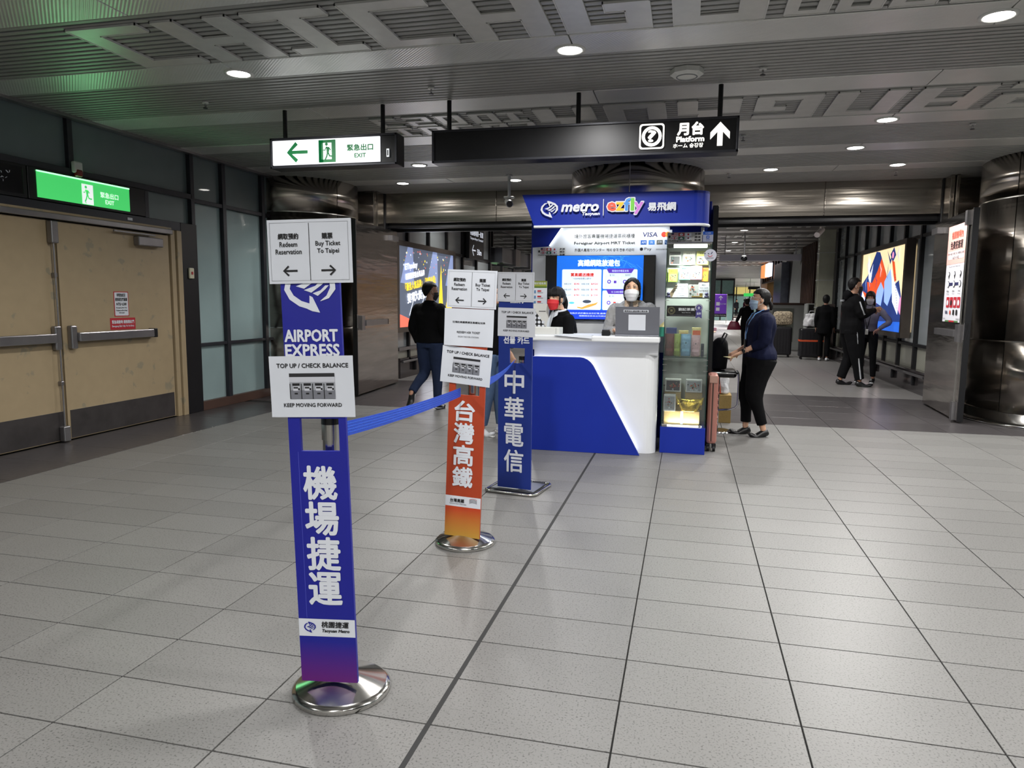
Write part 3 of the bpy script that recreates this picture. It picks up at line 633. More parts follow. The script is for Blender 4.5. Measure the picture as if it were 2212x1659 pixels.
p = Print(front(-2.7, 6.106, 2.65)); p.rect(.045, .03, .07, .1, e_wht2); p.rect(.052, .04, .063, .09, m_ink, 2); p.build('serial_sticker', t)
t = hanging(-2.23, .345, 6.12, 6.29, 2.61, 2.888, (-2.1, -.955, .196), 'platform_sign', 'long black hanging sign with question mark, platform lettering and up arrow')
p = Print(front(-2.23, 6.108, 2.61)); U = lambda x: x+2.23
p.rrect(U(-.435), .045, U(-.235), .245, .025, e_cream, 1); p.rrect(U(-.422), .058, U(-.248), .232, .02, m_blackg, 2); p.circ(U(-.335), .145, .08, e_cream, 3); p.circ(U(-.335), .145, .055, m_blackg, 4); p.text('?', U(-.333), .146, .088, .06, e_cream, 6, bold=.004); p.build('question_mark_symbol', t); p = Print(front(-2.23, 6.108, 2.61))
p.text('月台', U(-.03), .193, .095, .2, e_cream, bold=.005); p.text('Platform', U(-.03), .112, .04, .215, e_cream, bold=.0028); p.text('ホーム 승강장', U(-.045), .062, .034, .235, e_cream, bold=.001)
p.build('platform_lettering', t); p = Print(front(-2.23, 6.108, 2.61)); p.strip([(U(.2), .05), (U(.2), .19)], .042, e_cream, 1); p.poly([(U(.2), .235), (U(.275), .155), (U(.275), .1), (U(.2), .18), (U(.125), .1), (U(.125), .155)], e_cream, 2); p.build('up_arrow', t)
# wall exit sign, dark sign, alarm, call plate, door stickers (left wall)
WF = lambda y, z, d=.0: FR((WX+d, y, z), (0, 1, 0), (0, 0, 1))
t = thing('exit_sign', (WX, 6.1, 2.31), 'green lit exit sign recessed above the emergency door', 'sign')
MB().bbox(WX-.04, 5.44, 2.305, WX+.02, 6.9, 2.6, m_black, .006).build('housing', t)
MB().bbox(WX+.0, 5.53, 2.33, WX+.03, 6.66, 2.572, e_gsign, .002).build('lit_face', t)
MB().bbox(WX+.01, 5.53, 2.562, WX+.034, 6.66, 2.576, emat('green_tube', (170, 255, 190), 1.6), .002).build('lamp_edge', t)
p = Print(WF(5.53, 2.33, .0305)); p.rect(.5, .005, .64, .2, e_wht2); running_man(p, .56, .1, .17, e_gsign, 2); p.build('running_figure', t); p = Print(WF(5.53, 2.33, .0305)); p.text('緊急出口', .85, .125, .055, .235, e_wht2, bold=.001); p.text('EXIT', .85, .058, .04, .115, e_wht2, bold=.001); p.build('lettering', t)
lamp((WX+.06, 6.1, 2.45), 2.2, 1.1, (.25, 1, .4), 170, (0, math.radians(-110), 0), 'RECTANGLE', .3)
t = thing('unlit_sign', (WX, 4.9, 2.31), 'black unlit sign panel with worn white marks above the left door leaf', 'sign')
MB().bbox(WX-.04, 4.3, 2.305, WX+.02, 5.43, 2.6, m_black, .006).bbox(WX-.0, 4.34, 2.335, WX+.024, 5.39, 2.575, m_blackg, .003).build('housing', t)
p = Print(WF(4.7, 2.33, .0245)); rr = random.Random(4)
for k in range(46): a = rr.gauss(.36, .09); c = rr.gauss(.15, .035); p.strip([(a, c), (a+rr.uniform(-.03, .03), c+rr.uniform(-.02, .02))], rr.uniform(.003, .009), m_wht)
p.build('worn_marks', t, kind='stuff')
t = thing('strobe_alarm', (WX, 5.98, 2.58), 'small white and red alarm strobe on the transom above the green sign', 'alarm')
MB().bbox(WX+.01, 5.935, 2.62, WX+.06, 6.035, 2.73, m_whp, .014).build('housing', t); MB().bbox(WX+.02, 5.95, 2.585, WX+.07, 6.025, 2.655, M('red_lens', (120, 34, 28), .2, coat=.5), .016).build('red_lens', t)
t = thing('call_point', (WX+.01, 7.6, 1.66), 'cream wall plate with a small red button beside the door frame', 'button')
MB().bbox(WX+.02, 7.555, 1.645, WX+.045, 7.64, 1.775, M('cream_plastic', (198, 194, 170), .4), .01).build('plate', t); MB().bbox(WX+.04, 7.585, 1.695, WX+.052, 7.61, 1.73, m_red, .003).build('button', t)
def sticker(nm, fr, w, h, m, label, cat='sign'):
    o = thing(nm, fr.translation, label, cat); MB().prism([(0, 0), (w, 0), (w, h), (0, h)], 0, .002, m, fr).build('backing', o); return o
f1 = WF(6.4, 1.21, -.006); t = sticker('warning_sign', f1, .205, .265, m_red, 'white red-framed fine notice NT$ 4,500 on the beige door')
p = Print(f1); p.lv = .0012; p.rrect(.009, .009, .196, .256, .008, m_wht, 2.4); p.text('非緊急狀況', .1, .228, .034, .12, m_ink, 4, bold=.0008); p.text('使用逃生門罰鍰', .1, .182, .034, .168, m_ink, 4, bold=.0008)
p.text('NT$ 4,500', .1, .13, .032, .14, m_ink, 4, bold=.001); p.text('Emergency Exit Only', .1, .092, .017, .15, m_ink, 4, bold=.0004); p.text('Violators will be Fined', .1, .065, .016, .155, m_ink, 4, bold=.0004); p.text('NT$ 4,500', .1, .038, .015, .075, m_ink, 4, bold=.0004); p.build('lettering', t)
f1 = WF(6.335, 1.07, -.006); t = sticker('warning_sign', f1, .355, .125, m_red, 'red strip sign Emergency Exit Only, No Re-Entry above the push bar')
p = Print(f1); p.text('緊急疏散時 請推開此門', .178, .083, .036, .31, m_wht, 3, bold=.0012); p.text('Emergency Exit Only. No Re-Entry.', .178, .036, .026, .31, m_wht, 3, bold=.0008); p.build('lettering', t)
f1 = WF(6.63, 2.24, .017); t = sticker('small_label', f1, .07, .028, m_wht, 'tiny white label on the dark door head', 'label')
# poster on the right steel door
x0 = L2-.86; f1 = fr2 @ Matrix.Translation((x0-.08, 1.2, .012)) @ Matrix.Scale(1.12, 4, (1, 0, 0)); 
ang = math.radians(-1.5)
t = sticker('poster', f1, .72, 1.2, M('poster_grey', (214, 212, 218), .5), 'pink and grey route poster taped on the right steel door', 'poster')
p = Print(f1, .002); m_pk = M('poster_pink', (226, 168, 158), .5); m_or = M('orange_red_ink', (196, 84, 62), .5)
p.rect(0, .72, .72, 1.2, m_pk, 2); p.rect(.06, .78, .66, .88, M('poster_pale', (226, 206, 206), .5), 3); p.text('桃園機場內', .37, 1.08, .09, .42, m_or, 4, bold=.0012); p.text('免費搭捷運', .36, .955, .1, .46, m_ink, 4, bold=.0012)
p.text('限於第一航廈・機場第二航廈・機場旅館站間搭乘', .36, .85, .03, .6, m_ink, 4); p.text('A12-A14站', .36, .8, .04, .25, m_ink, 4); p.text('Free metro rides in Taoyuan Airport', .36, .69, .03, .45, m_ink, 4)
p.rect(.12, .455, .62, .49, M('navy_ink', (44, 46, 84), .5), 3)
for a in (.15, .37, .59): p.circ(a, .472, .042, m_ink, 4); p.circ(a, .472, .034, m_wht, 5); p.circ(a, .6, .03, m_ink, 4); p.circ(a, .6, .02, m_wht, 5); p.poly([(a-.02, .58), (a, .53), (a+.02, .58)], m_ink, 4); p.text('機場站', a, .385, .022, .09, m_ink, 4); p.text('Terminal', a, .352, .014, .1, m_ink, 4)
for k, c in enumerate((m_red, m_wht, m_red, m_red)): p.rrect(.12+k*.14, .18, .235+k*.14, .31, .01, m_red, 3); p.circ(.178+k*.14, .24, .035, m_wht if k != 1 else m_ink, 4)
p.text('VISA', .15, .12, .04, .1, M('navy_ink', (44, 46, 84), .5), 4, bold=.002); p.circ(.3, .12, .028, m_or, 4); p.rect(.4, .09, .46, .155, m_ink, 4); p.rect(.52, .09, .58, .155, m_ink, 4)
p.text('Taoyuan Metro', .08, .04, .02, .1, m_ink, 4); p.text('桃園捷運公司', .62, .04, .02, .14, m_ink, 4); p.rect(.12, .0, .62, .02, M('green_ink', (80, 120, 70), .5), 3); p.rect(.28, .0, .48, .02, m_red, 4); p.build('printed_layout', t)
# hanging camera
t = thing('security_camera', (-2.49, 9.96, 2.75), 'white bullet camera on a long ceiling pole left of the booth', 'camera')
MB().cyl((-2.49, 9.96, 0), .022, 2.86, CZ, m_whp, 12).cyl((-2.49, 9.96, 0), .05, CZ-.02, CZ, m_whp, 16).build('pole', t); MB().bbox(-2.56, 9.92, 2.84, -2.42, 10.0, 2.865, m_whp, .006).build('bracket', t)
MB().tube([(-2.44, 9.78, 2.74), (-2.47, 9.88, 2.77), (-2.52, 10.02, 2.81)], [.05, .05, .05], m_whp, 16).build('body', t); MB().tube([(-2.437, 9.77, 2.738), (-2.44, 9.785, 2.741)], [.042, .042], m_blackg, 16).build('lens_window', t)
# ================================================================ BARRIER STANDS
def metro_mark(p, u, v, h, m, l=2):
    """round mark of two swooshes with three feather bars, height h"""
    k = h/2
    q = lambda a, b: (u+a*k, v+b*k)
    def sw(P, W, ll=l): p.strip([q(*a) for a in P], [w*k for w in W], m, ll)
    L_ = [(-.1, .88), (-.6, .72), (-.95, .35), (-1.05, -.05), (-.85, -.42), (-.45, -.7), (.05, -.86)]
    sw(L_, [.02, .18, .26, .27, .27, .26, .26])
    p.poly([q(.0, -.35), q(.14, -.42), q(.46, -1.12), q(.1, -1.05), q(-.12, -.95), q(-.02, -.72)], m, l+.3)
    sw([(.5, -.6), (.85, -.42), (1.1, -.05), (1.08, .35), (.75, .68), (.3, .86)], [.02, .16, .26, .28, .26, .24])
    p.poly([q(-.1, 1.12), q(.35, .98), q(.4, .72), q(.1, .75), q(.14, .4), q(.02, .42), q(-.3, 1.1)], m, l+.3)
    for a, b, c in ((-.62, .08, 1.0), (-.25, -.1, .9), (.15, -.25, .62)): p.poly([q(a, b), q(a+.38*c, b-.12), q(a+.95*c, b+.25*c), q(a+1.25*c, b+.55*c), q(a+.98*c, b+.55*c), q(a+.6*c, b+.2*c)], m, l)
def gradmat(name, c0, c1, z0, z1):
    m = M(name, c0, .42); nt = m.node_tree; g = nt.nodes.new('ShaderNodeNewGeometry'); s = nt.nodes.new('ShaderNodeSeparateXYZ'); r = nt.nodes.new('ShaderNodeMapRange'); x = nt.nodes.new('ShaderNodeMix'); x.data_type = 'RGBA'
    nt.links.new(g.outputs['Position'], s.inputs[0]); nt.links.new(s.outputs[2], r.inputs[0]); r.inputs[1].default_value = z0; r.inputs[2].default_value = z1
    x.inputs[6].default_value = lin(c0); x.inputs[7].default_value = lin(c1); nt.links.new(r.outputs[0], x.inputs[0]); nt.links.new(x.outputs[2], nt.nodes['Principled BSDF'].inputs['Base Color']); return m
def stand(pos, ang, lean, zb, w, htop, mat_, hole, label, base_c, base_kind):
    a = math.radians(ang); l = math.radians(lean)
    r = Vector((math.cos(a)*math.cos(l), math.sin(a)*math.cos(l), -math.sin(l))); u = Vector((math.cos(a)*math.sin(l), math.sin(a)*math.sin(l), math.cos(l)))
    fr = FR((pos[0], pos[1], zb), r, u)
    t = thing('banner_stand', (base_c[0], base_c[1], 0), label, 'stand', 'banner stands linked by a blue belt')
    h0, h1, a0, a1 = hole
    pan = MB(); H_ = htop-zb; d = -.014
    for P in ([(-w/2, 0), (w/2, 0), (w/2, h0), (-w/2, h0)], [(-w/2, h1), (w/2, h1), (w/2, H_), (-w/2, H_)], [(-w/2, h0), (a0, h0), (a0, h1), (-w/2, h1)], [(a1, h0), (w/2, h0), (w/2, h1), (a1, h1)]): pan.prism(P, d, 0, mat_, fr)
    pan.build('banner_panel', t)
    bx, by = base_c
    if base_kind == 'dome':
        MB().lathe([(0, .076), (.03, .074), (.033, .072), (.16, .03), (.163, .029), (.172, .022), (.174, .02), (.176, .018), (.176, .003), (.174, 0), (0, 0)], m_steel_f, (bx, by, 0), 56).build('dome_base', t)
    else:
        P = []; W_, D_ = .2, .19
        for cx, cy, q in ((W_-.05, D_-.05, 0), (-W_+.05, D_-.05, 1), (-W_+.05, -D_+.05, 2), (W_-.05, -D_+.05, 3)):
            for k in range(5): tt = (q+k/4)*math.pi/2; x = cx+.05*math.cos(tt); y = cy+.05*math.sin(tt); P.append((bx+x*math.cos(a)-y*math.sin(a), by+x*math.sin(a)+y*math.cos(a), .012))
        MB().tube(P, .011, m_steel_f, 10, closed=True).build('tube_base', t)
        fb_ = FR((bx, by, .0), (math.cos(a), math.sin(a), 0), (-math.sin(a), math.cos(a), 0)); MB().prism([(-.17, -.13), (.17, -.13), (.17, .13), (-.17, .13)], .012, .022, M('base_plate_steel', (120, 124, 132), .3, .8), fb_).build('base_plate', t)
    px, py = pos[0]+.035*r.x+.05*math.sin(a), pos[1]+.0+.05*math.cos(a)+.05*0
    px = pos[0]+(.045 if lean > -1 else -.014); py = pos[1]+.075
    post = MB(); post.cyl((px, py, 0), .03, .03, .93, m_steel_f, 24); post.build('post', t)
    MB().cyl((px, py, 0), .033, .93, 1.0, m_steel_f, 24).cyl((px, py, 0), .034, .985, 1.012, m_blackg, 24).build('belt_cassette', t)
    return t, fr, (px, py)
m_org = M('rail_orange', (166, 60, 28), .45, 0, var=.04)
S1, F1, P1 = stand((-1.186, 2.178), 6.8, -1.6, .07, .205, 1.49, m_blue2, (.832, .945, -.06, .077), 'blue banner stand for the airport express, nearest to the camera', (-1.18, 2.255), 'dome')
S2, F2, P2 = stand((-1.225, 3.835), -2.4, 2.0, .055, .215, 1.5, m_org, (.83, .91, -.07, .075), 'orange banner stand, middle one of the three', (-1.225, 3.9), 'dome')
S3, F3, P3 = stand((-1.21, 5.06), -9, 0, .03, .265, 1.55, m_blue3, (.935, 1.045, -.045, .075), 'dark blue banner stand with a chrome tube base, nearest to the booth', (-1.2, 5.17), 'tube')
# prints; vertical offsets are heights above the panel foot
p = Print(F1); metro_mark(p, -.002, 1.386, .148, m_wht); p.build('logo_print', S1)
p = Print(F1); p.text('AIRPORT', -.004, 1.227, .039, .184, m_wht, 2, bold=.0018); p.build('airport_lettering', S1); p = Print(F1); p.text('EXPRESS', -.002, 1.178, .039, .188, m_wht, 2, bold=.0018); p.build('express_lettering', S1)
def chars(F, S_, s_, u, v0, dv, h, w, bold):
    for k, c in enumerate(s_): p = Print(F); p.text(c, u, v0-k*dv, h, w, m_wht, 2, bold=bold); p.build('large_character', S_)
chars(F1, S1, '機場捷運', .002, .722, .126, .114, .116, .0034)
p = Print(F1, .0009); p.rect(-.1025, 0, .1025, .168, gradmat('violet_fade', (96, 22, 116), (20, 26, 140), .08, .22), 1); p.build('violet_foot_band', S1)
p = Print(F1); p.rect(-.1025, .168, .1025, .232, m_wht, 1); metro_mark(p, -.062, .202, .036, m_blue2, 3); p.text('桃園捷運', .03, .213, .022, .098, m_ink, 3, bold=.0006, shear=.1); p.text('Taoyuan Metro', .031, .189, .014, .1, m_ink, 3, bold=.0006, shear=.2); p.build('white_name_band', S1)
p = Print(F1, .0009); p.rect(-.072, .235, -.0705, .83, M('film_crease', (80, 86, 190), .4), 1); p.build('film_edge', S1)
chars(F2, S2, '台灣高鐵', -.008, .738, .128, .115, .118, .0032)
p = Print(F2); p.rect(-.1075, .178, .1075, .24, m_wht, 1); p.text('台灣高鐵', -.035, .214, .022, .085, m_ink, 3, bold=.0006); p.text('TAIWAN HIGH SPEED RAIL', -.03, .194, .007, .105, m_ink, 3)
for k in range(4): p.arc(.062, .2+.007*k, .026, 30, 150, .0022, m_red if k == 3 else m_ink, 3, ry=.012)
p.build('white_name_band', S2)
p = Print(F2, .0009); p.rect(-.1075, 0, .1075, .178, gradmat('amber_fade', (196, 148, 60), (188, 66, 30), .06, .22), 1); p.build('amber_foot_band', S2)
chars(F3, S3, '中華電信', -.004, .795, .196, .165, .15, .003)
p = Print(F3); p.text('선물 카드', .01, 1.102, .05, .2, m_wht, 2, bold=.002); p.build('korean_lettering', S3)
p = Print(F3); p.text('上網', .01, 1.4, .06, .1, m_wht, 2, bold=.002); p.build('upper_lettering', S3)
def bent(fr, u0, v0, w, h, m, amp=.004, n=10, phase=0, curl=0):
    b = MB(); fs = []; vs = []
    for i in range(n+1):
        for j in range(n+1):
            x = i/n; y = j/n; z = .004+amp*(math.sin(3*x+phase)+.6*math.sin(5*y+phase*2))+amp*1.6+curl*(1-y)**6*math.sin(7*x)
            vs.append(fr @ Vector((u0+x*w, v0+y*h, max(.003, z))))
    fs = [(i*(n+1)+j, (i+1)*(n+1)+j, (i+1)*(n+1)+j+1, i*(n+1)+j+1) for i in range(n) for j in range(n)]
    return b.add(vs, fs, m, True), (lambda X, Y: max(.003, .004+amp*(math.sin(3*(X-u0)/w+phase)+.6*math.sin(5*(Y-v0)/h+phase*2))+amp*1.6+curl*(1-(Y-v0)/h)**6*math.sin(7*(X-u0)/w)))
def paper(fr, u, v, w, h, kind, label, tilt=0, ph=0):
    f = fr @ Matrix.Translation((u, v, 0)) @ Matrix.Rotation(math.radians(tilt), 4, 'Z')
    t = thing('paper_notice', tuple(f.translation), label, 'notice', 'printed paper notices on the banner stands')
    b, zt = bent(f, -w/2, -h/2, w, h, m_paper, .0012, 8, ph, curl=.006 if kind == 2 else 0); b.build('sheet', t)
    p = Print(f, .0003)
    if kind == 0:
        p.frame(-w*.47, -h*.455, w*.46, h*.455, .0009, m_grey); p.rect(-.001, -h*.455, .001, h*.44, m_ink)
        p.text('網取預約', -w*.25, h*.24, .019, .07, m_ink, 2, bold=.0007); p.text('Redeem', -w*.25, h*.115, .016, .061, m_ink, 2, bold=.0004); p.text('Reservation', -w*.25, -h*.0, .016, .09, m_ink, 2, bold=.0004)
        p.text('購票', w*.215, h*.235, .019, .036, m_ink, 2, bold=.0007); p.text('Buy Ticket', w*.22, h*.11, .0195, .084, m_ink, 2, bold=.0004); p.text('To Taipei', w*.22, -h*.005, .019, .074, m_ink, 2, bold=.0004)
        for s, c in ((-1, -w*.235), (1, w*.215)):
            p.strip([(c-s*.024, -h*.3), (c+s*.022, -h*.3)], .0062, m_ink, 2); p.strip([(c+s*.006, -h*.3+.0155), (c+s*.0235, -h*.3), (c+s*.006, -h*.3-.0155)], .0062, m_ink, 3)
    elif kind == 1:
        p.text('TOP UP / CHECK BALANCE', .005, h*.345, .0145, w*.85, m_ink, 2, bold=.0005); p.text('KEEP MOVING FORWARD', .0, -h*.3, .0125, w*.69, m_ink, 2, bold=.0004)
        x0, y0, x1, y1 = -w*.265, -h*.2, w*.275, h*.22; p.rect(x0, y0, x1, y1, M('photo_grey', (150, 153, 160), .6, var=.1, scale=60)); p.rect(x0, y1-.012, x1, y1, M('photo_black', (30, 30, 34), .6), 2); p.rect(x0, y1-.03, x1, y1-.013, M('photo_light', (190, 192, 200), .6), 2); p.rect(x0, y0, x1, y0+.03, M('photo_mid', (112, 114, 122), .6), 2)
        W_ = (x1-x0)/4
        for k in range(4):
            a = x0+k*W_; p.rect(a, y0, a+.003, y1-.035, m_ink, 3); p.rect(a+W_*.25, y1-.042, a+W_*.9, y1-.034, m_ink, 3); p.rect(a+W_*.3, y0+.028, a+W_*.88, y1-.044, M('photo_light', (190, 192, 200), .6), 3); p.rect(a+W_*.35, y0+.036, a+W_*.75, y0+.041, m_ink, 4); p.rect(a+W_*.42, y0+.016, a+W_*.7, y0+.021, m_ink, 4); p.rect(a+W_*.75, y0+.03, a+W_*.9, y0+.037, m_ink, 4)
    else:
        p.text('已預約高鐵票請至高鐵站兌換', .0, h*.14, .011, w*.66, m_ink, 2, bold=.0003); p.text('REDEEM HSR TICKET', 0, -h*.13, .011, w*.47, m_ink, 2, bold=.0003); p.text('FROM THE HSR STATION', 0, -h*.25, .0075, w*.42, m_grey, 2, bold=.0002)
    fi = f.inverted()
    for i_, v_ in enumerate(p.v):
        q_ = fi @ v_; p.v[i_] = f @ Vector((q_.x, q_.y, q_.z*1.4+zt(q_.x, q_.y)+.0009))
    p.build('printing', t)
    # translucent tape strips seen through the sheet edge
    return t
paper(F1, .008, 1.505, .289, .209, 0, 'Redeem Reservation and Buy Ticket sheet on the nearest blue stand, largest one', -.2, .4)
paper(F1, -.008, 1.055, .294, .208, 1, 'TOP UP / CHECK BALANCE sheet taped to the nearest blue stand, largest one', .1, 1.7)
paper(F2, .01, 1.425, .29, .21, 0, 'Redeem Reservation and Buy Ticket sheet on top of the orange stand', -.1, 2.1)
paper(F2, -.0, 1.212, .29, .208, 2, 'wrinkled REDEEM HSR TICKET sheet in the middle of the orange stand', .2, .9)
paper(F2, -.008, .995, .297, .207, 1, 'tilted TOP UP / CHECK BALANCE sheet lowest on the orange stand', -3, 3)
paper(F3, .002, 1.485, .285, .212, 0, 'Redeem Reservation and Buy Ticket sheet on the dark blue stand by the booth', -1, 1.1)
paper(F3, .01, 1.232, .293, .207, 1, 'TOP UP / CHECK BALANCE sheet on the dark blue stand by the booth', -1, 2.6)
# belts
m_belt = M('blue_webbing', (24, 74, 196), .5, 0, var=.06, scale=40, bump=.2, bscale=200); m_belt2 = M('blue_webbing_light', (52, 104, 214), .5)
def belt(a, b, w0, w1, sag, label, tw=0):
    n = 14; B_ = MB(); L = Vector(b)-Vector(a); s = Vector((L.y, -L.x, 0)).normalized()
    for q, (o0, o1, mm, off) in enumerate(((0, 1, m_belt, 0), (.2, .24, m_belt2, .0006), (.4, .44, m_belt2, .0006), (.6, .64, m_belt2, .0006), (.8, .84, m_belt2, .0006))):
        vs = []
        for i in range(n+1):
            t = i/n; c = Vector(a)+L*t; c.z -= sag*4*t*(1-t); w = w0+(w1-w0)*t; th = tw*t*t; ax = Vector((0, 0, 1))*math.cos(th)+s*math.sin(th); nn = ax.cross(L.normalized())
            for o in (o0, o1):
                for d in (-.0008-off, .0008+off): vs.append(c+ax*w*(o-.5)+nn*d)
        fs = []
        for i in range(n):
            k = 4*i; fs += [(k, k+4, k+6, k+2), (k+1, k+3, k+7, k+5), (k, k+1, k+5, k+4), (k+2, k+6, k+7, k+3)]
        B_.add(vs, fs, mm)
    o = B_.build('barrier_belt'); tag(o, label, 'belt', 'blue barrier belts'); return o
belt((P1[0]+.03, P1[1]+.0, .962), (-1.222, 3.80, .905), .054, .05, .012, 'wide blue belt strap stretched from the nearest stand to the orange stand')
belt((P2[0]+.035, P2[1]+.02, .94), (P3[0]-.04, P3[1]-.115, .985), .055, .025, .03, 'short blue belt strap between the orange and the dark blue stand', .5)
# ================================================================ TICKET BOOTH
BY = 6.6
bt = thing('ticket_booth', (-.8, 6.9, 0), 'blue and white ticket booth with lit header and counter', 'booth')
fr = front(0, BY, 0)
P = [(-1.415, .0), (-.385, .0), (-.815, .78)]
for k in range(7): t_ = k/6; P.append((-.82-.11*t_-.0*k, .79+.108*math.sin(t_*math.pi/2)-.0))
P = [(-1.415, .002), (-.387, .002), (-.815, .79), (-.835, .825), (-.86, .855), (-.89, .878), (-.925, .893), (-.96, .898), (-1.415, .896)]
MB().prism(P, -.03, 0, m_blue, fr).build('blue_front_panel', bt)
MB().prism([(a, b-.006) if b > .1 else (a-.01, .01) for a, b in P][1:], -.06, -.03, m_black, fr).build('panel_spacer', bt) if False else None
body = MB(); fl_ = lambda x, z: (x, z)
prof = [(-1.415, 6.71), (-.36, 6.71)]
for k in range(7): t_ = math.pi/2*k/6; prof.append((-.36+.11*math.sin(t_), 6.82-.11*math.cos(t_)))
prof += [(-.25, 7.1), (-1.415, 7.1)]
body.prism([(x, y) for x, y in prof], 0, .93, m_white); body.build('counter_body', bt)
cv = MB()
for k in range(6):
    t0, t1 = k/6, (k+1)/6; y0 = 6.71-.09*(1-math.cos(t0*math.pi/2)); y1 = 6.71-.09*(1-math.cos(t1*math.pi/2)); z0_ = .93+.12*t0; z1_ = .93+.12*t1
    cv.add([(-1.415, y0, z0_), (-.25, y0+.02*(0), z0_), (-.25, y1, z1_), (-1.415, y1, z1_)], [(0, 1, 2, 3)], m_white, True)
cv.box(-1.415, 6.72, .92, -.25, 7.1, 1.05, m_white); cv.build('counter_cove', bt)
MB().bbox(-1.43, 6.6, 1.045, -.235, 7.14, 1.1, m_white, .012).build('counter_top', bt)
e_led = emat('led_strip', (235, 242, 255), 5)
st = MB()
L_ = [(-1.40, .875), (-.965, .872), (-.92, .865), (-.88, .84), (-.845, .79), (-.425, .03)]
for a, c in zip(L_[:-1], L_[1:]): st.tube([(a[0], 6.668, a[1]), (c[0], 6.668, c[1])], .008, e_led, 6)
st.build('led_edge_strip', bt)
MB().prism([(a*1-.012 if a > -1 else a, b-.03 if b > .1 else b) for a, b in P], -.1, -.03, m_blue, front(-.03, BY, 0)).build('panel_backing', bt)
# back wall
BW = 7.5
MB().bbox(-1.64, BW+.06, .0, .2, BW+.14, 2.42, m_blue, .003).build('blue_back_wall', bt)
fr = front(0, BW, 0)
MB().prism([(-1.615, .9), (-.2, .9), (-.205, 2.19), (-1.29, 2.19), (-1.43, 1.985), (-1.615, 1.975)], -.06, 0, m_white, fr).build('white_light_board', bt)
MB().bbox(.2, BW-.25, 0, .255, BW+.16, 2.34, m_blackg, .006).build('black_side_post', bt)
MB().tube([(-1.27, BW-.02, 2.2), (-.21, BW-.02, 2.2)], .007, e_led, 6).tube([(-1.29, BW-.02, 2.19), (-1.43, BW-.02, 1.99)], .006, e_led, 6).build('led_edge_strip', bt)
MB().bbox(-1.3, BW-.14, 2.205, -.2, BW+.02, 2.225, m_white, .004).build('light_shelf', bt)
lamp((-.75, BW-.1, 2.19), 5, 1.05, (.9, .95, 1), 160, None, 'RECTANGLE', .05)
# header
HP = [(-1.525, 6.6)]
for k in range(9): t_ = math.pi/2*k/8; HP.append((.02+.135*math.sin(t_), 6.735-.135*math.cos(t_)))
HP += [(.155, 7.5), (-1.44, 7.5)]
hd = MB(); n = len(HP)
HQ = [(x, y) for x, y in HP[:-2]]+[(.155, 7.5)]; inn = [(x+(.05 if i == 0 else 0), y+.05) for i, (x, y) in enumerate(HQ[:2])]+[(x-.05*math.sin(math.pi/2*i/8), y+.05*math.cos(math.pi/2*i/8)) for i, (x, y) in enumerate(HQ[2:-1], 1)]+[(.105, 7.5)]
for k in range(len(HQ)-1):
    (ax, ay), (cx, cy), (dx, dy), (ex, ey) = HQ[k], HQ[k+1], inn[k+1], inn[k]; sh = .115 if k == 0 else 0
    hd.add([(ax+sh, ay, 2.105), (cx, cy, 2.105), (dx, dy, 2.105), (ex+sh, ey, 2.105), (ax, ay, 2.39), (cx, cy, 2.39), (dx, dy, 2.39), (ex, ey, 2.39)], [(0, 1, 2, 3), (4, 7, 6, 5), (0, 4, 5, 1), (1, 5, 6, 2), (2, 6, 7, 3), (3, 7, 4, 0)], m_blue)
hd.build('header_fascia', bt)
MB().prism([(-1.5, 6.63)]+HP[1:-2]+[(.15, 7.5), (-1.42, 7.5)], 2.37, 2.389, m_blue).build('header_roof', bt)
ed = MB(); P3_ = [(x+(.115 if i in (0, n-1) else 0), y, 2.097) for i, (x, y) in enumerate(HP[:-2])]; ed.tube(P3_, .013, m_white, 8); ed.build('header_white_edge', bt)
MB().tube([(.11, 7.0, 2.04), (.11, 7.0, 2.11)], .014, m_whp, 10).build('header_support', bt)
hl = MB()
hp = Print(front(0, 6.6, 0)); hp.fr = front(0, 6.57, 0)
metro_mark(hp, -1.265, 2.25, .135, m_wht, 0); hp.build('header_logo', bt); hp = Print(front(0, 6.57, 0))
hp.text('metro', -.985, 2.262, .07, .33, m_wht, 0, bold=.005, shear=.22); hp.text('Taoyuan', -.885, 2.2, .034, .16, m_wht, 0, bold=.002, shear=.2)
hp.build('white_header_lettering', bt)
hp = Print(front(0, 6.57, 0)); hp.rect(-.772, 2.185, -.766, 2.33, m_wht, 0); hp.text('易飛網', -.255, 2.255, .07, .24, m_wht, 0, bold=.003)
x = -.73
for c, col, w, h, dy in (('e', (232, 78, 44), .07, .068, 0), ('z', (240, 190, 20), .062, .066, 0), ('f', (60, 140, 220), .052, .1, .016), ('l', (110, 200, 60), .022, .1, .016), ('y', (200, 120, 210), .072, .095, -.016)):
    hp.text(c, x+w/2, 2.262+dy, h+.014, w+.014, m_wht, -2, bold=.0075); hp.text(c, x+w/2, 2.262+dy, h, w, M('letter_'+c, col, .4), 0, bold=.0045); x += w+.008
hp.build('coloured_header_lettering', bt)
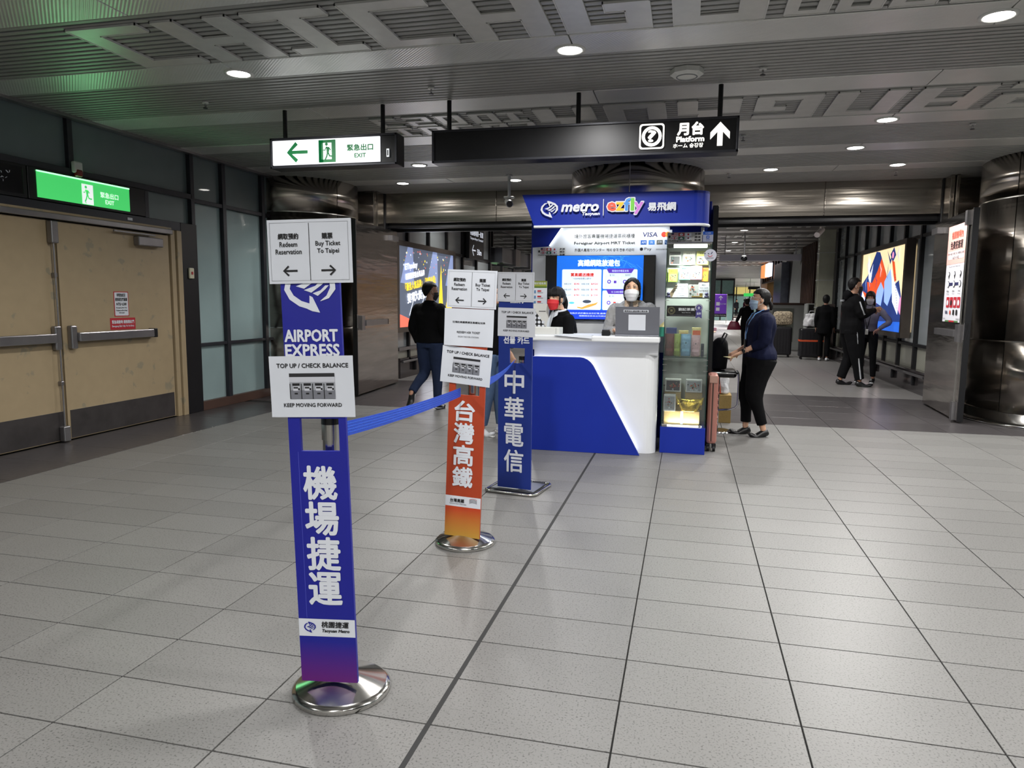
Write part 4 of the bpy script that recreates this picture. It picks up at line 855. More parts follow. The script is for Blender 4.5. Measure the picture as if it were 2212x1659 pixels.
# prints on the light board
p = Print(fr, .0004); m_g2 = M('warm_grey_ink', (74, 74, 70), .6)
p.text('境外旅客專屬機場捷運票務櫃檯', -.86, 2.085, .045, .62, m_g2, 2, bold=.0008); p.text('Foreigner Airport MRT Ticket', -.86, 2.012, .035, .625, m_g2, 2, bold=.0018); p.text('外国人専用カウンター  해외 승객 전용 카운터', -.86, 1.945, .032, .61, m_g2, 2, bold=.0005); p.build('board_lettering', bt)
p = Print(fr, .0004); x0, z0 = -.52, 1.905
p.rect(x0, z0, x0+.34, z0+.235, M('card_board_white', (226, 228, 230), .4), 1); p.text('VISA', x0+.12, z0+.19, .045, .15, M('navy_ink', (44, 46, 84), .5), 3, bold=.002, shear=.15)
p.circ(x0+.26, z0+.19, .027, M('card_red', (206, 60, 40), .5), 3); p.circ(x0+.3, z0+.19, .027, M('card_amber', (236, 150, 50), .5), 4)
for k, c in enumerate(((36, 92, 170), (50, 120, 200), (90, 90, 80), (30, 80, 130))): p.rect(x0+.03+k*.08, z0+.09, x0+.09+k*.08, z0+.135, M('card_badge_%s' % 'abcd'[k], c, .5), 3); p.text(('AM', '支', 'JCB', 'UP')[k], x0+.06+k*.08, z0+.113, .024, .04, m_wht, 4)
p.circ(x0+.04, z0+.045, .016, m_ink, 3); p.text('Pay', x0+.105, z0+.043, .035, .07, m_ink, 3); p.text('接受台灣行動', x0+.245, z0+.042, .016, .12, m_g2, 3); p.build('payment_badges', bt)
def flags(p, x0, z0, w, h, bg):
    a = w/6.2; b = h/2.7; p.rect(x0, z0, x0+w, z0+h, bg, 1)
    X = lambda i: x0+a*(.7+i*1.25)
    Y0, Y1 = z0+h-b*1.05, z0+h-b*2.1
    nav, rd, gr = M('flag_navy', (30, 36, 80), .5), M('flag_red', (170, 30, 40), .5), M('flag_green', (20, 84, 66), .5)
    p.circ(x0+a*.35, z0+h*.55, a*.2, m_ink, 2, ry=h*.14)
    p.rect(X(0), Y0, X(0)+a*1.1, Y0+b*.9, m_wht, 2)
    for k in range(4): p.rect(X(0), Y0+b*.9*(2*k)/7, X(0)+a*1.1, Y0+b*.9*(2*k+1)/7, rd, 3)
    p.rect(X(0), Y0+b*.4, X(0)+a*.45, Y0+b*.9, nav, 4)
    p.rect(X(1), Y0, X(1)+a*1.1, Y0+b*.9, rd, 2)
    for k in range(5): t_ = math.radians(90+72*k); p.circ(X(1)+a*.55+a*.2*math.cos(t_), Y0+b*.45+b*.2*math.sin(t_), a*.12, m_wht, 3, n=8)
    p.rect(X(2), Y0, X(2)+a*1.1, Y0+b*.9, m_wht, 2); p.circ(X(2)+a*.55, Y0+b*.45, b*.27, rd, 3)
    p.rect(X(0), Y1, X(0)+a*1.1, Y1+b*.9, nav, 2); p.strip([(X(0), Y1), (X(0)+a*1.1, Y1+b*.9)], b*.2, m_wht, 3); p.strip([(X(0), Y1+b*.9), (X(0)+a*1.1, Y1)], b*.2, m_wht, 3.3)
    p.rect(X(0)+a*.4, Y1, X(0)+a*.7, Y1+b*.9, m_wht, 4); p.rect(X(0), Y1+b*.3, X(0)+a*1.1, Y1+b*.6, m_wht, 4.2); p.rect(X(0)+a*.47, Y1, X(0)+a*.63, Y1+b*.9, rd, 5); p.rect(X(0), Y1+b*.37, X(0)+a*1.1, Y1+b*.53, rd, 5.2)
    p.rect(X(1), Y1, X(1)+a*1.1, Y1+b*.9, gr, 2); p.circ(X(1)+a*.55, Y1+b*.45, a*.15, m_wht, 3, n=10); p.circ(X(1)+a*.38, Y1+b*.35, a*.1, m_wht, 3, n=8); p.circ(X(1)+a*.72, Y1+b*.35, a*.1, m_wht, 3, n=8)
    p.rect(X(2), Y1, X(2)+a*1.1, Y1+b*.9, m_wht, 2); p.arc(X(2)+a*.55, Y1+b*.45, b*.13, 0, 180, b*.26, rd, 3); p.arc(X(2)+a*.55, Y1+b*.45, b*.13, 180, 360, b*.26, nav, 3)
    for sx in (-1, 1):
        for sy in (-1, 1): p.rect(X(2)+a*.55+sx*a*.42-a*.08, Y1+b*.45+sy*b*.3-b*.06, X(2)+a*.55+sx*a*.42+a*.08, Y1+b*.45+sy*b*.3+b*.06, m_ink, 3)
    for k, s_ in enumerate(('多國', '語言', '對應')): p.text(s_, x0+w-a*.75, z0+h*(.82-.32*k), h*.2, a*1.1, m_ink, 3, bold=.0004)
    p.text('Multilingual services', x0+a*2.3, z0+h*.1, h*.15, a*4.2, m_ink, 6, bold=.0006)
t = thing('language_sticker', (-1.5, BW, 1.88), 'flag sticker for multilingual service on the booth back wall beside the display', 'sticker')
p = Print(front(0, BW-.001, 0)); flags(p, -1.56, 1.885, .3, .09, M('sticker_clear', (214, 214, 212), .5)); p.build('printed_sticker', t)
# display screen
DY = BW-.045
t = thing('display_screen', (-.9, DY, 1.225), 'large lit display with blue travel advertisement behind the counter', 'screen')
MB().bbox(-1.465, DY, 1.22, -.33, DY+.042, 1.89, m_blackg, .006).build('black_frame', t)
eb = M('screen_blue', (24, 110, 226), .4, 0, var=.0, emit=.85); nt = eb.node_tree
e_b2 = emat('screen_line_blue', (90, 190, 240), .8); e_w = emat('screen_white', (222, 238, 250), .95); e_t = emat('screen_red_text', (214, 60, 50), .75); e_k = emat('screen_dark_text', (60, 70, 90), .5); e_v = emat('screen_violet', (96, 60, 190), .75); e_o = emat('screen_orange', (236, 160, 70), .8); e_bd = emat('screen_deep_blue', (16, 60, 200), .8)
p = Print(front(0, DY, 0)); f0, f1_ = -1.343, -.452; z0, z1 = 1.232, 1.885; p.rect(f0, z0, f1_, z1, eb, 1); p.rect(f0, z0, f1_, z0+.095, e_bd, 2)
rr = random.Random(9)
for k in range(34): a = rr.uniform(.45, 1); c = rr.uniform(.78, 1); P_ = [(f0+(f1_-f0)*a, z0+(z1-z0)*c), (f0+(f1_-f0)*min(.995, max(.02, a+rr.uniform(-.2, .2))), z0+(z1-z0)*min(.99, max(.62, c+rr.uniform(-.12, .12))))]; p.strip(P_, .0016, e_b2, 3)
p.text('高鐵網路旅遊包', -.905, 1.81, .065, .43, e_w, 4, bold=.003)
p.rrect(-1.285, 1.33, -.875, 1.745, .012, e_w, 4); p.rrect(-.86, 1.545, -.51, 1.745, .012, e_w, 4); p.rrect(-.86, 1.33, -.51, 1.53, .012, e_w, 4)
p.text('買高鐵送機捷', -1.075, 1.69, .036, .24, e_t, 6, bold=.0016); p.text('+500MB免費上網卡', -1.075, 1.65, .02, .19, e_k, 6)
for r_i, (a, b_) in enumerate((('$540', '$920'), ('$670', '$1190'), ('$780', '$1330'))):
    zz = 1.595-.058*r_i; p.text('桃園-台中', -1.225, zz, .018, .075, e_k, 6); p.text(a, -1.13, zz, .02, .055, e_t, 6, bold=.0005); p.text('桃園-左營', -1.04, zz, .018, .08, e_k, 6); p.text(b_, -.945, zz, .02, .07, e_t, 6, bold=.0005)
p.strip([(-1.12, 1.37), (-1.12, 1.355), (-1.07, 1.345), (-1.0, 1.37), (-.93, 1.39), (-.905, 1.41)], [.004, .012, .02, .03, .02, .004], e_o, 6); p.circ(-1.02, 1.415, .045, e_k, 6, ry=.017); p.circ(-1.18, 1.4, .03, e_b2, 5, ry=.012)
for zz, s_ in ((1.725, '租借合作專區兌換'), (1.512, 'IC CARD優惠加購')):
    p.poly([(-.825, zz+.028), (-.54, zz+.028), (-.57, zz-.018), (-.8, zz-.018)], e_v, 6); p.text(s_, -.683, zz+.004, .022, .17, e_w, 8)
for zz in (1.62, 1.405):
    for xx, s_ in ((-.765, '$150'), (-.605, '$300')):
        p.frame(xx-.065, zz-.055, xx+.065, zz+.055, .0015, e_b2, 6); p.text(s_, xx, zz+.066, .018, .05, e_k, 6); p.circ(xx-.03, zz, .02, e_v, 6); p.circ(xx-.03, zz, .01, e_w, 7); p.rect(xx+.018, zz-.016, xx+.045, zz+.01, e_v if zz > 1.5 else e_t, 6); p.text('+', xx+.003, zz, .01, .01, e_k, 6)
p.text('兌換方式於櫃台出示訂單,繳費後即可領取', -.94, 1.293, .017, .52, e_w, 6); p.text('相關規定依本公司網站公告為準', -.9, 1.266, .014, .4, e_w, 6); p.build('screen_image', t)
# counter things
t = thing('laptop', (-.5, 6.78, 1.1), 'open grey laptop seen from the back on the counter', 'laptop')
a = math.radians(12); fl2 = FR((-.645, 6.66, 1.108), (1, 0, 0), (0, math.sin(-a)*1, math.cos(a))); m_lap = M('laptop_grey', (112, 114, 122), .4, .3, var=.03)
MB().bbox(-.645, 6.66, 1.1, -.245, 6.93, 1.114, m_lap, .005).build('keyboard_base', t); MB().prism([(0, 0), (.4, 0), (.4, .262), (0, .262)], -.007, 0, m_lap, FR((-.645, 6.69, 1.112), (1, 0, 0), (0, -.17, .985))).build('lid', t)
p = Print(FR((-.645, 6.69, 1.112), (1, 0, 0), (0, -.17, .985))); p.rect(.075, .212, .3, .235, m_wht, 1); p.text('請掃描此處查看訂單狀態', .187, .2235, .014, .21, m_ink, 3, bold=.0004); p.rect(.12, .045, .275, .19, m_wht, 1); p.build('lid_stickers', t)
t = thing('card_reader', (-.72, 6.7, 1.1), 'small black card reader beside the laptop', 'card reader')
MB().bbox(-.77, 6.66, 1.1, -.695, 6.76, 1.145, m_black, .008).bbox(-.765, 6.655, 1.14, -.7, 6.74, 1.158, m_blackg, .006).build('body', t)
t = thing('white_box', (-1.28, 6.75, 1.1), 'low white box lying on the left part of the counter', 'box')
MB().bbox(-1.43, 6.66, 1.1, -1.165, 6.85, 1.168, m_whp, .004).build('carton', t); MB().box(-1.2, 6.659, 1.105, -1.197, 6.661, 1.165, m_grey).build('side_seam', t)
t = thing('paper_sheets', (-1.0, 6.63, 1.1), 'loose paper sheets hanging over the counter edge', 'paper')
MB().add([(-1.2, 6.75, 1.1035), (-.85, 6.75, 1.1035), (-.85, 6.592, 1.1035), (-1.2, 6.592, 1.1035), (-.85, 6.585, 1.075), (-1.2, 6.585, 1.1)], [(0, 1, 2, 3), (3, 2, 4, 5)], m_paper).build('top_sheet', t); MB().box(-1.4, 6.62, 1.1, -1.1, 6.8, 1.1025, m_paper).build('bottom_sheet', t)
t = thing('poster_card', (-1.5, 7.2, 1.25), 'upright card with a green top and small pictures left behind the counter', 'poster')
fp = FR((-1.575, 7.25, 1.36), (1, 0, 0), (0, 0, 1)); MB().prism([(0, 0), (.17, 0), (.17, .26), (0, .26)], -.006, 0, m_paper, fp).build('card', t)
p = Print(fp); p.rect(.0, .2, .17, .26, M('leaf_green_ink', (140, 150, 50), .5)); p.rect(.0, .19, .17, .205, M('dark_leaf_green', (80, 110, 30), .5), 2); p.text('台灣好禮推薦', .085, .235, .024, .15, m_wht, 3)
for k in range(3): p.rect(.02, .135-.055*k, .055, .165-.055*k, M('picture_blue', (90, 130, 170), .5), 2); p.rect(.07, .15-.055*k, .11, .165-.055*k, m_red, 2); p.rect(.07, .138-.055*k, .13, .143-.055*k, m_grey, 2)
p.build('printing', t)
t = thing('capsule_rack', (-1.5, 7.1, 1.1), 'sloped white rack with a black sheet of round tokens', 'rack')
fp = FR((-1.52, 7.12, 1.13), (1, 0, 0), (0, 0, 1)); MB().prism([(0, 0), (.16, 0), (.165, .26), (0, .26)], -.03, 0, m_whp, fp).build('acrylic_rack', t)
p = Print(fp); p.poly([(0.0, 0.01), (.13, .01), (.13, .03), (0, .22)], m_ink, 2)
for i in range(3):
    for j in range(4):
        if i+j < 4: p.circ(.022+.042*i, .032+.042*j, .016, m_wht, 3, n=14)
p.rect(.06, .18, .13, .186, m_ink, 2); p.build('token_sheet', t)
t = thing('green_box', (-.24, 6.78, 1.1), 'small teal box standing between laptop and glass cabinet', 'box'); MB().bbox(-.255, 6.72, 1.1, -.205, 6.8, 1.19, M('teal_card', (30, 116, 96), .5, var=.05), .004).build('carton', t)
MB().add([(-.255, 6.72, 1.19), (-.205, 6.72, 1.19), (-.208, 6.77, 1.24)], [(0, 1, 2)], M('straw_card', (200, 190, 130), .5)).build('open_flap', t)
# ================================================================ PEOPLE
def skin(n): return M('skin_'+n, {'a': (205, 160, 132), 'b': (184, 138, 112), 'c': (150, 108, 88)}[n], .5, 0, var=.04, scale=30)
m_hair = M('black_hair', (14, 12, 13), .55, 0, spec=.25, var=.3, scale=60, bump=.25, bscale=80, stretch=(1, 1, .2)); m_eyew = M('eye_white', (220, 216, 210), .3)
def finger(mb, p, d, n, L, r, curl, m):
    pts = [(p-d*.012, r*1.05, r*1.05), (p, r, r)]; q = p.copy(); dd = d.copy(); ax = d.cross(n).normalized()
    for k, f in enumerate((.45, .3, .25)):
        dd = Matrix.Rotation(-curl*(1 if k else .6), 3, ax) @ dd; q = q+dd*L*f; pts.append((q.copy(), r*(.95-.1*k), r*(.95-.1*k)))
    mb.loft(pts, m, n, 8, 2)
def hand(mb, w, a, n, side, curl, m, k=1.0):
    a = Vector(a).normalized(); n = Vector(n); n = (n-a*n.dot(a)).normalized(); c = a.cross(n)*side; w = Vector(w)
    mb.loft([(w-a*.03, .024, .02), (w, .025, .019), (w+a*.03*k, .035, .017), (w+a*.07*k, .039, .015), (w+a*.088*k, .036, .012)], m, c, 12, 3)
    for i, L in enumerate((.066, .075, .07, .055)): finger(mb, w+a*.083*k+c*(.0285-.019*i), (a+c*(.08-.05*i)).normalized(), n, L*k, .0088, curl+.05*i, m)
    finger(mb, w+a*.03*k+c*.03, (a*.75+c*.7).normalized(), n, .058*k, .0102, curl*.6, m)
def person(loc, yaw, H, label, pose=None, sk='a', top=None, pants=None, shoe=None, head=(0, 0), vox=.008, sleeve=1.0, bulk=1.0, hips=1.0, curl=.35, hair='short', mask=None, collar=None, lf=None, rf=None, pl=1.0, belt=0, handn=((1, 0, 0), (-1, 0, 0)), hem=0, eyes=True, wide=1.0, legw=1.0, group=None):
    J = dict(pel=(0, 0, .93), wai=(0, .0, 1.08), che=(0, 0, 1.26), nek=(0, -.012, 1.43), hed=(0, .012, 1.574), shL=(-.165, -.012, 1.375), shR=(.165, -.012, 1.375), elL=(-.205, -.03, 1.1), elR=(.205, -.03, 1.1),
             wrL=(-.215, .04, .86), wrR=(.215, .04, .86), hiL=(-.083, 0, .9), hiR=(.083, 0, .9), knL=(-.09, .015, .49), knR=(.09, .015, .49), anL=(-.09, -.02, .085), anR=(.09, -.02, .085), toL=(-.1, .14, .02), toR=(.1, .14, .02))
    J.update(pose or {}); J = {k: Vector(v) for k, v in J.items()}
    t = thing('person', loc, label, 'person', group); s_ = H/1.70
    T = Matrix.Translation(loc) @ Matrix.Rotation(yaw, 4, 'Z') @ Matrix.Scale(s_, 4); ms = skin(sk)
    def mb(): b = MB(); b.M = T; return b
    B = bulk; hM = Matrix.Translation(J['hed']) @ Matrix.Rotation(head[0], 4, 'Z') @ Matrix.Rotation(-head[1], 4, 'X')
    b = mb()
    b.loft([(J['pel']-Vector((0, 0, .08)), .13*B, .095*B), (J['pel'], .145*B, .1*B), (J['wai'], .12*B, .09*B), (J['che'], .145*B, .1*B), ((J['shL']+J['shR'])/2+Vector((0, 0, -.01)), .115*B, .068*B), (J['nek'], .052, .052)], ms)
    b.loft([(J['nek']-Vector((0, 0, .05)), .06, .06), (J['nek'], .054, .055), (J['nek'].lerp(J['hed'], .6), .049, .053), (J['hed'], .05, .06)], ms)
    hb = mb(); b.M = T @ hM
    b.ell((0, -.012, .03), (.074, .092, .088), ms); b.ell((0, .02, -.03), (.062, .066, .084), ms); b.ell((0, .043, -.082), (.036, .032, .03), ms)
    b.loft([((0, .08, .02), .007, .008), ((0, .088, -.004), .009, .009), ((0, .093, -.022), .013, .011), ((0, .084, -.03), .012, .008)], ms, seg=8)
    for sx in (-1, 1): b.ell((sx*.074, -.004, -.012), (.01, .019, .031), ms)
    b.ell((0, .078, -.058), (.022, .014, .008), ms); b.M = T
    for sd, q in ((-1, 'L'), (1, 'R')):
        sh, el, wr = J['sh'+q], J['el'+q], J['wr'+q]; hi, kn, an, to = J['hi'+q], J['kn'+q], J['an'+q], J['to'+q]
        b.loft([(sh-Vector((sd*.06, 0, .03)), .03*B, .035*B), (sh+Vector((-sd*.012, 0, -.035)), .038*B, .042*B), (sh.lerp(el, .5), .038*B, .041*B), (el, .034, .034), (el.lerp(wr, .3), .036, .034), (wr, .023, .02)], ms, (1, 0, 0), 12)
        hn = handn[0 if q == 'L' else 1]; hdv = (lf if q == 'L' else rf) or (wr-el); hand(b, wr, hdv, hn, -sd if False else (1 if q == 'L' else -1), curl, ms)
        b.loft([(hi, .075*B, .08*B), (hi.lerp(kn, .4), .068*B, .07*B), (kn, .048, .05), (kn.lerp(an, .35), .046, .048), (an, .03, .033)], ms, (1, 0, 0), 12)
        fd = (to-an); fd.z = 0 if abs(fd.z) < .08 else fd.z; b.loft([(an, .028, .03), (an-Vector((0, 0, .02)), .024, .026)], ms, (1, 0, 0), 10)
    b.build('body', t, vox=vox*s_, smooth=2)
    # clothes
    if top:
        c = mb(); w_ = wide
        hemz = J['pel']+Vector((0, 0, -.03-hem))
        c.loft([(hemz, .16*B*w_*hips, .118*B*w_*hips), (J['pel']+Vector((0, 0, .03)), .162*B*w_*hips, .118*B*w_*hips), (J['wai'], .142*B*w_, .108*B*w_), (J['che'], .168*B*w_, .122*B*w_), ((J['shL']+J['shR'])/2+Vector((0, 0, -.03)), .172*B, .1*B), ((J['shL']+J['shR'])/2+Vector((0, 0, .015)), .14*B, .082*B), (J['nek']+Vector((0, 0, .0)), .085, .07), (J['nek']+Vector((0, 0, .02)), .066, .064)], top)
        for sd, q in ((-1, 'L'), (1, 'R')):
            sh, el, wr = J['sh'+q], J['el'+q], J['wr'+q]
            P = [(sh-Vector((sd*.06, 0, .015)), .04*B, .05*B), (sh+Vector((-sd*.008, 0, -.022)), .054*B*w_, .06*B*w_), (sh.lerp(el, .22), .058*B*w_, .062*B*w_), (sh.lerp(el, .5), .054*B*w_, .056*B*w_)]
            if sleeve >= 1: P += [(el, .049*B*w_, .05*B*w_), (el.lerp(wr, .5), .046*w_, .046*w_), (el.lerp(wr, .96), .036*w_, .036*w_)]
            else: P += [(sh.lerp(el, min(1, sleeve*2)), .05*B, .052*B)] if sleeve < .5 else [(el, .048*B, .05*B), (el.lerp(wr, (sleeve-.5)*2), .043, .043)]
            c.loft(P, top, (1, 0, 0), 14)
        c.build('upper_garment', t, vox=vox*s_*1.15, smooth=2, fold=.006)
    if pants:
        c = mb(); c.loft([(J['pel']-Vector((0, 0, .1)), .15*B*hips, .112*B*hips), (J['pel'], .156*B*hips, .114*B*hips), (J['wai']-Vector((0, 0, .02)), .135*B, .1*B)], pants)
        for q in 'LR':
            hi, kn, an = J['hi'+q], J['kn'+q], J['an'+q]; e = kn.lerp(an, pl*.93)
            c.loft([(hi, .088*B*hips*legw, .1*B*hips*legw), (hi.lerp(kn, .45), .078*B*legw, .084*B*legw), (kn, .06*B*legw, .064*B*legw), (kn.lerp(an, .45), .056*legw, .058*legw), (e, .05*legw, .052*legw)], pants, (1, 0, 0), 16)
        c.build('trousers', t, vox=vox*s_*1.15, smooth=2, fold=.005)
    if shoe:
        for q in 'LR':
            an, to = J['an'+q], J['to'+q]; c = mb(); d = (to-an).normalized(); dn = Vector((0, 0, -1)) if abs(d.z) < .75 else Vector((0, 0, -1))
            heel = an-d*.05; zf = lambda v, k: Vector((v.x, v.y, v.z+k))
            up = d.cross(Vector((d.y, -d.x, 0)).normalized()) if abs(d.z) < .95 else Vector((0, -1, 0)); up = up if up.z > 0 or abs(d.z) > .6 else -up
            base = an+Vector((0, 0, -.045)) if abs(to.z-an.z) < .12 else an+up*-.03
            c.loft([(base-d*.06, .028, .034), (base-d*.03, .038, .044), (base+d*.03, .04, .042), (base+d*.1, .046, .032), (to+up*.01-d*.012, .04, .024), (to+up*.008, .028, .016)], shoe[0], up.cross(d), 14)
            o = c.build('shoe', t, vox=vox*s_, smooth=1)
            if len(shoe) > 1 and shoe[1]:
                c = mb(); k0 = base-up*.03-d*.06; k1 = to-up*.014+d*.02; sdv = up.cross(d).normalized()
                c.loft([(k0, .02, .008), (k0+d*.03, .036, .01), (k0.lerp(k1, .6), .044, .01), (k1-d*.02, .036, .009), (k1, .015, .006)], shoe[1], sdv, 12); c.build('sole', o)
    # head fittings
    def patch(fn, nu, nv, m, nm, th=.002, par=t):
        c = mb(); c.M = T @ hM; vs = [fn(i/nu, j/nv) for i in range(nu+1) for j in range(nv+1)]
        c.add(vs, [(i*(nv+1)+j, (i+1)*(nv+1)+j, (i+1)*(nv+1)+j+1, i*(nv+1)+j+1) for i in range(nu) for j in range(nv)], m, True); return c.build(nm, par)
    def cap(R, line, back=-.1, c0=(0, -.018, .034)):
        c = mb(); c.M = T @ hM; vs = []; nu, nv = 40, 26
        for i in range(nv+1):
            th = math.pi*i/nv
            for k in range(nu):
                ph = 2*math.pi*k/nu; d = Vector((math.sin(th)*math.sin(ph), math.sin(th)*math.cos(ph), math.cos(th))); p = Vector((d.x*R[0], d.y*R[1], d.z*R[2]*(1.3 if d.z < 0 and d.y < .3 else 1)))+Vector(c0)
                fz = line(p.x, p.y); k_ = min(1, max(0, (fz-p.z)/.012+.5)); p = p*(1-k_)+(Vector(c0)+(p-Vector(c0))*.72)*k_; p += d*(.004*noise.noise(d*5)+.0015*noise.noise(d*15)); vs.append(p)
        c.add(vs, [(i*nu+k, (i+1)*nu+k, (i+1)*nu+(k+1) % nu, i*nu+(k+1) % nu) for i in range(nv) for k in range(nu)], m_hair, True); return c
    lin_short = lambda x, y: (.062 if y > .05 else (.03 if y > .01 else (-.02 if y > -.04 else -.075)))
    sl_ = lambda a, b, t: a+(b-a)*min(1, max(0, t))
    if hair == 'short': cap((.082, .101, .096), lambda x, y: sl_(-.1, .058, (y+.075)/.1)).build('hair', t)
    elif hair in ('tail', 'bangs', 'low'):
        top_l = {'tail': .058, 'bangs': .02, 'low': .07}[hair]
        c = cap((.084, .104, .098), (lambda x, y: sl_(-.075, top_l, (y+.05)/.09) if hair != 'low' else sl_(-.075, top_l+.012-abs(x)*.75, (y+.03)/.08)))
        if hair == 'bangs':
            for k in range(19): x = -.06+.0067*k; c.loft([((x*.8, .05, .1), .008, .006), ((x, .078-abs(x)*.25, .07), .007, .005), ((x*1.06, .088-abs(x)*.35, .04), .006, .004), ((x*1.1, .088-abs(x)*.4, .022+.004*math.sin(k*2.3)), .004, .002)], m_hair, (1, 0, 0), 8, 2)
            for sx in (-1, 1): c.loft([((sx*.075, .03, .04), .008, .014), ((sx*.078, .035, -.02), .006, .012), ((sx*.076, .03, -.07), .003, .005)], m_hair, (1, 0, 0), 8, 2)
        if hair == 'low':
            for sx in (-1, 1): c.loft([((sx*.012, .025, .108), .016, .01), ((sx*.048, .05, .082), .01, .012), ((sx*.07, .04, .04), .008, .014), ((sx*.076, .015, .0), .009, .02), ((sx*.07, -.02, -.06), .014, .02), ((sx*.05, -.05, -.09), .02, .02)], m_hair, (1, 0, 0), 10, 3)
        if hair != 'low': c.loft([((0, -.1, .03), .03, .028), ((0, -.135, .02), .028, .03), ((0, -.16, -.04), .034, .03), ((0, -.155, -.12), .026, .022), ((0, -.14, -.17), .012, .01)] if hair == 'bangs' else [((0, -.1, -.01), .026, .024), ((0, -.125, -.025), .02, .018), ((0, -.14, -.06), .026, .024), ((0, -.145, -.11), .012, .01)], m_hair, (1, 0, 0), 12, 3)
        c.build('hair', t)
        if hair != 'low': c = mb(); c.M = T @ hM; c.tube([(.026*math.cos(a_*.7), -.118-.004*math.cos(a_*.7), .012+.026*math.sin(a_*.7)) for a_ in range(10)], .007, M('hair_tie', (150, 150, 160), .6), 8); c.build('hair_tie', t)
    elif hair == 'long':
        c = cap((.086, .106, .1), lambda x, y: sl_(-.09, .035, (y+.03)/.08))
        c.loft([((0, -.04, .06), .08, .07), ((0, -.05, -.03), .088, .07), ((0, -.055, -.12), .092, .06), ((0, -.05, -.2), .08, .04)], m_hair, (1, 0, 0), 18, 3)
        for sx in (-1, 1): c.loft([((sx*.06, .045, .06), .018, .02), ((sx*.075, .04, -.02), .014, .022), ((sx*.08, .03, -.1), .016, .024), ((sx*.08, .0, -.19), .012, .018)], m_hair, (1, 0, 0), 10, 3)
        c.build('hair', t)
    elif hair == 'hood': cap((.088, .108, .104), lambda x, y: sl_(-.09, .03, (y+.03)/.08)).build('hair', t)
    if mask:
        def mf(u, v):
            az = math.radians(-80+160*u); el = 1-v; w_ = math.sin(az); bul = math.cos(az)
            z = -.125+.115*el; z = -.04+(z+.04)*(.55+.45*bul**.6)
            yc = .072+.04*min(1, el*1.5)**.7-.01*max(0, el-.6)/.4
            return Vector(((.05+.022*min(1, el*1.6))*w_, .012+(yc-.012)*max(0, bul)**.75+.0012*math.sin(el*22), z))
        patch(mf, 22, 18, mask, 'face_mask')
        c = mb(); c.M = T @ hM
        for sx in (-1, 1): c.tube([(sx*.068, .03, -.025), (sx*.078, .0, .01), (sx*.083, -.014, .012), (sx*.085, -.02, -.02), (sx*.08, -.006, -.045), (sx*.068, .03, -.07)], .0018, m_whp, 6)
        c.build('ear_loops', t)
    if eyes:
        for sx in (-1, 1):
            c = mb(); c.M = T @ hM; c.ell((sx*.029, .0755, .012), (.0125, .009, .0042), m_eyew, seg=12, rings=8); c.ell((sx*.029, .081, .0115), (.0055, .0045, .0042), m_ink, seg=10, rings=6); c.loft([((sx*.014, .0855, .017), .003, .002), ((sx*.03, .085, .0205), .003, .002), ((sx*.045, .076, .015), .003, .002)], m_hair, (0, 0, 1), 6, 2); c.build('eye', t)
        c = mb(); c.M = T @ hM
        for sx in (-1, 1): c.loft([((sx*.014, .0865, .034), .0018, .0015), ((sx*.032, .083, .0385), .0024, .0015), ((sx*.05, .073, .036), .0014, .0012)], m_hair, (0, 0, 1), 6, 2)
        c.build('eyebrows', t)
    if collar:
        c = mb(); n = J['nek']
        c.tube([n+Vector((.07*math.cos(a_), .066*math.sin(a_)+.004, .012+.012*math.cos(a_*1-math.pi/2)*-1)) for a_ in [math.pi/2+.25+k*(2*math.pi-.5)/16 for k in range(17)]], .011, collar, 8)
        for sx in (-1, 1): c.add([n+Vector((sx*.012, .078, -.005)), n+Vector((sx*.06, .05, .022)), n+Vector((sx*.07, .075, -.035)), n+Vector((sx*.03, .1, -.06))], [(0, 1, 2, 3)], collar)
        c.build('collar', t)
    return t, T, hM, J, mb
def fabric(n, c, b=.15, sc=120, r=.85): return M(n, c, r, 0, var=.08, scale=14, bump=b, bscale=sc, spec=.12)
m_jean = fabric('dark_denim', (38, 48, 72)); m_jean2 = fabric('mid_denim', (78, 98, 128)); m_blk = fabric('black_cloth', (10, 10, 12)); m_blk2 = fabric('black_trousers', (12, 12, 14)); m_navy = fabric('navy_shirt', (17, 21, 44))
m_knit = M('grey_cable_knit', (150, 150, 150), .85, 0, var=.12, scale=40, bump=.9, bscale=38, stretch=(1, 1, .5)); m_gsh = fabric('grey_shirt', (96, 94, 106)); m_mskb = M('mask_light_blue', (166, 190, 210), .7, var=.03); m_mskr = M('mask_red', (206, 40, 48), .65, var=.05); m_mskw = M('mask_white', (216, 216, 220), .7, var=.03); m_mskd = M('mask_dark', (40, 38, 42), .7)
m_snk = M('white_sneaker', (200, 202, 206), .5, var=.05); m_sho = M('black_shoe', (16, 16, 18), .35, var=.1); m_refl = M('reflective_tape', (186, 188, 192), .4, .3)
# 1 walking man
person((-3.2, 8.68, 0), -.12, 1.65, 'man seen from behind in a black sweater and jeans left of the orange stand', dict(
    elL=(-.235, -.05, 1.11), wrL=(-.2, .03, .88), elR=(.215, -.06, 1.1), wrR=(.19, .06, .88), knL=(-.1, .03, .5), anL=(-.15, -.26, .24), toL=(-.16, -.3, .06), knR=(.08, .05, .49), anR=(.075, .06, .085), toR=(.085, .22, .02), hed=(0, .02, 1.574)),
    sk='b', top=m_blk, pants=m_jean, shoe=(m_sho, m_snk), head=(-.95, .05), mask=m_mskd, hair='short', bulk=1.14, wide=1.1, vox=.009, legw=1.1)
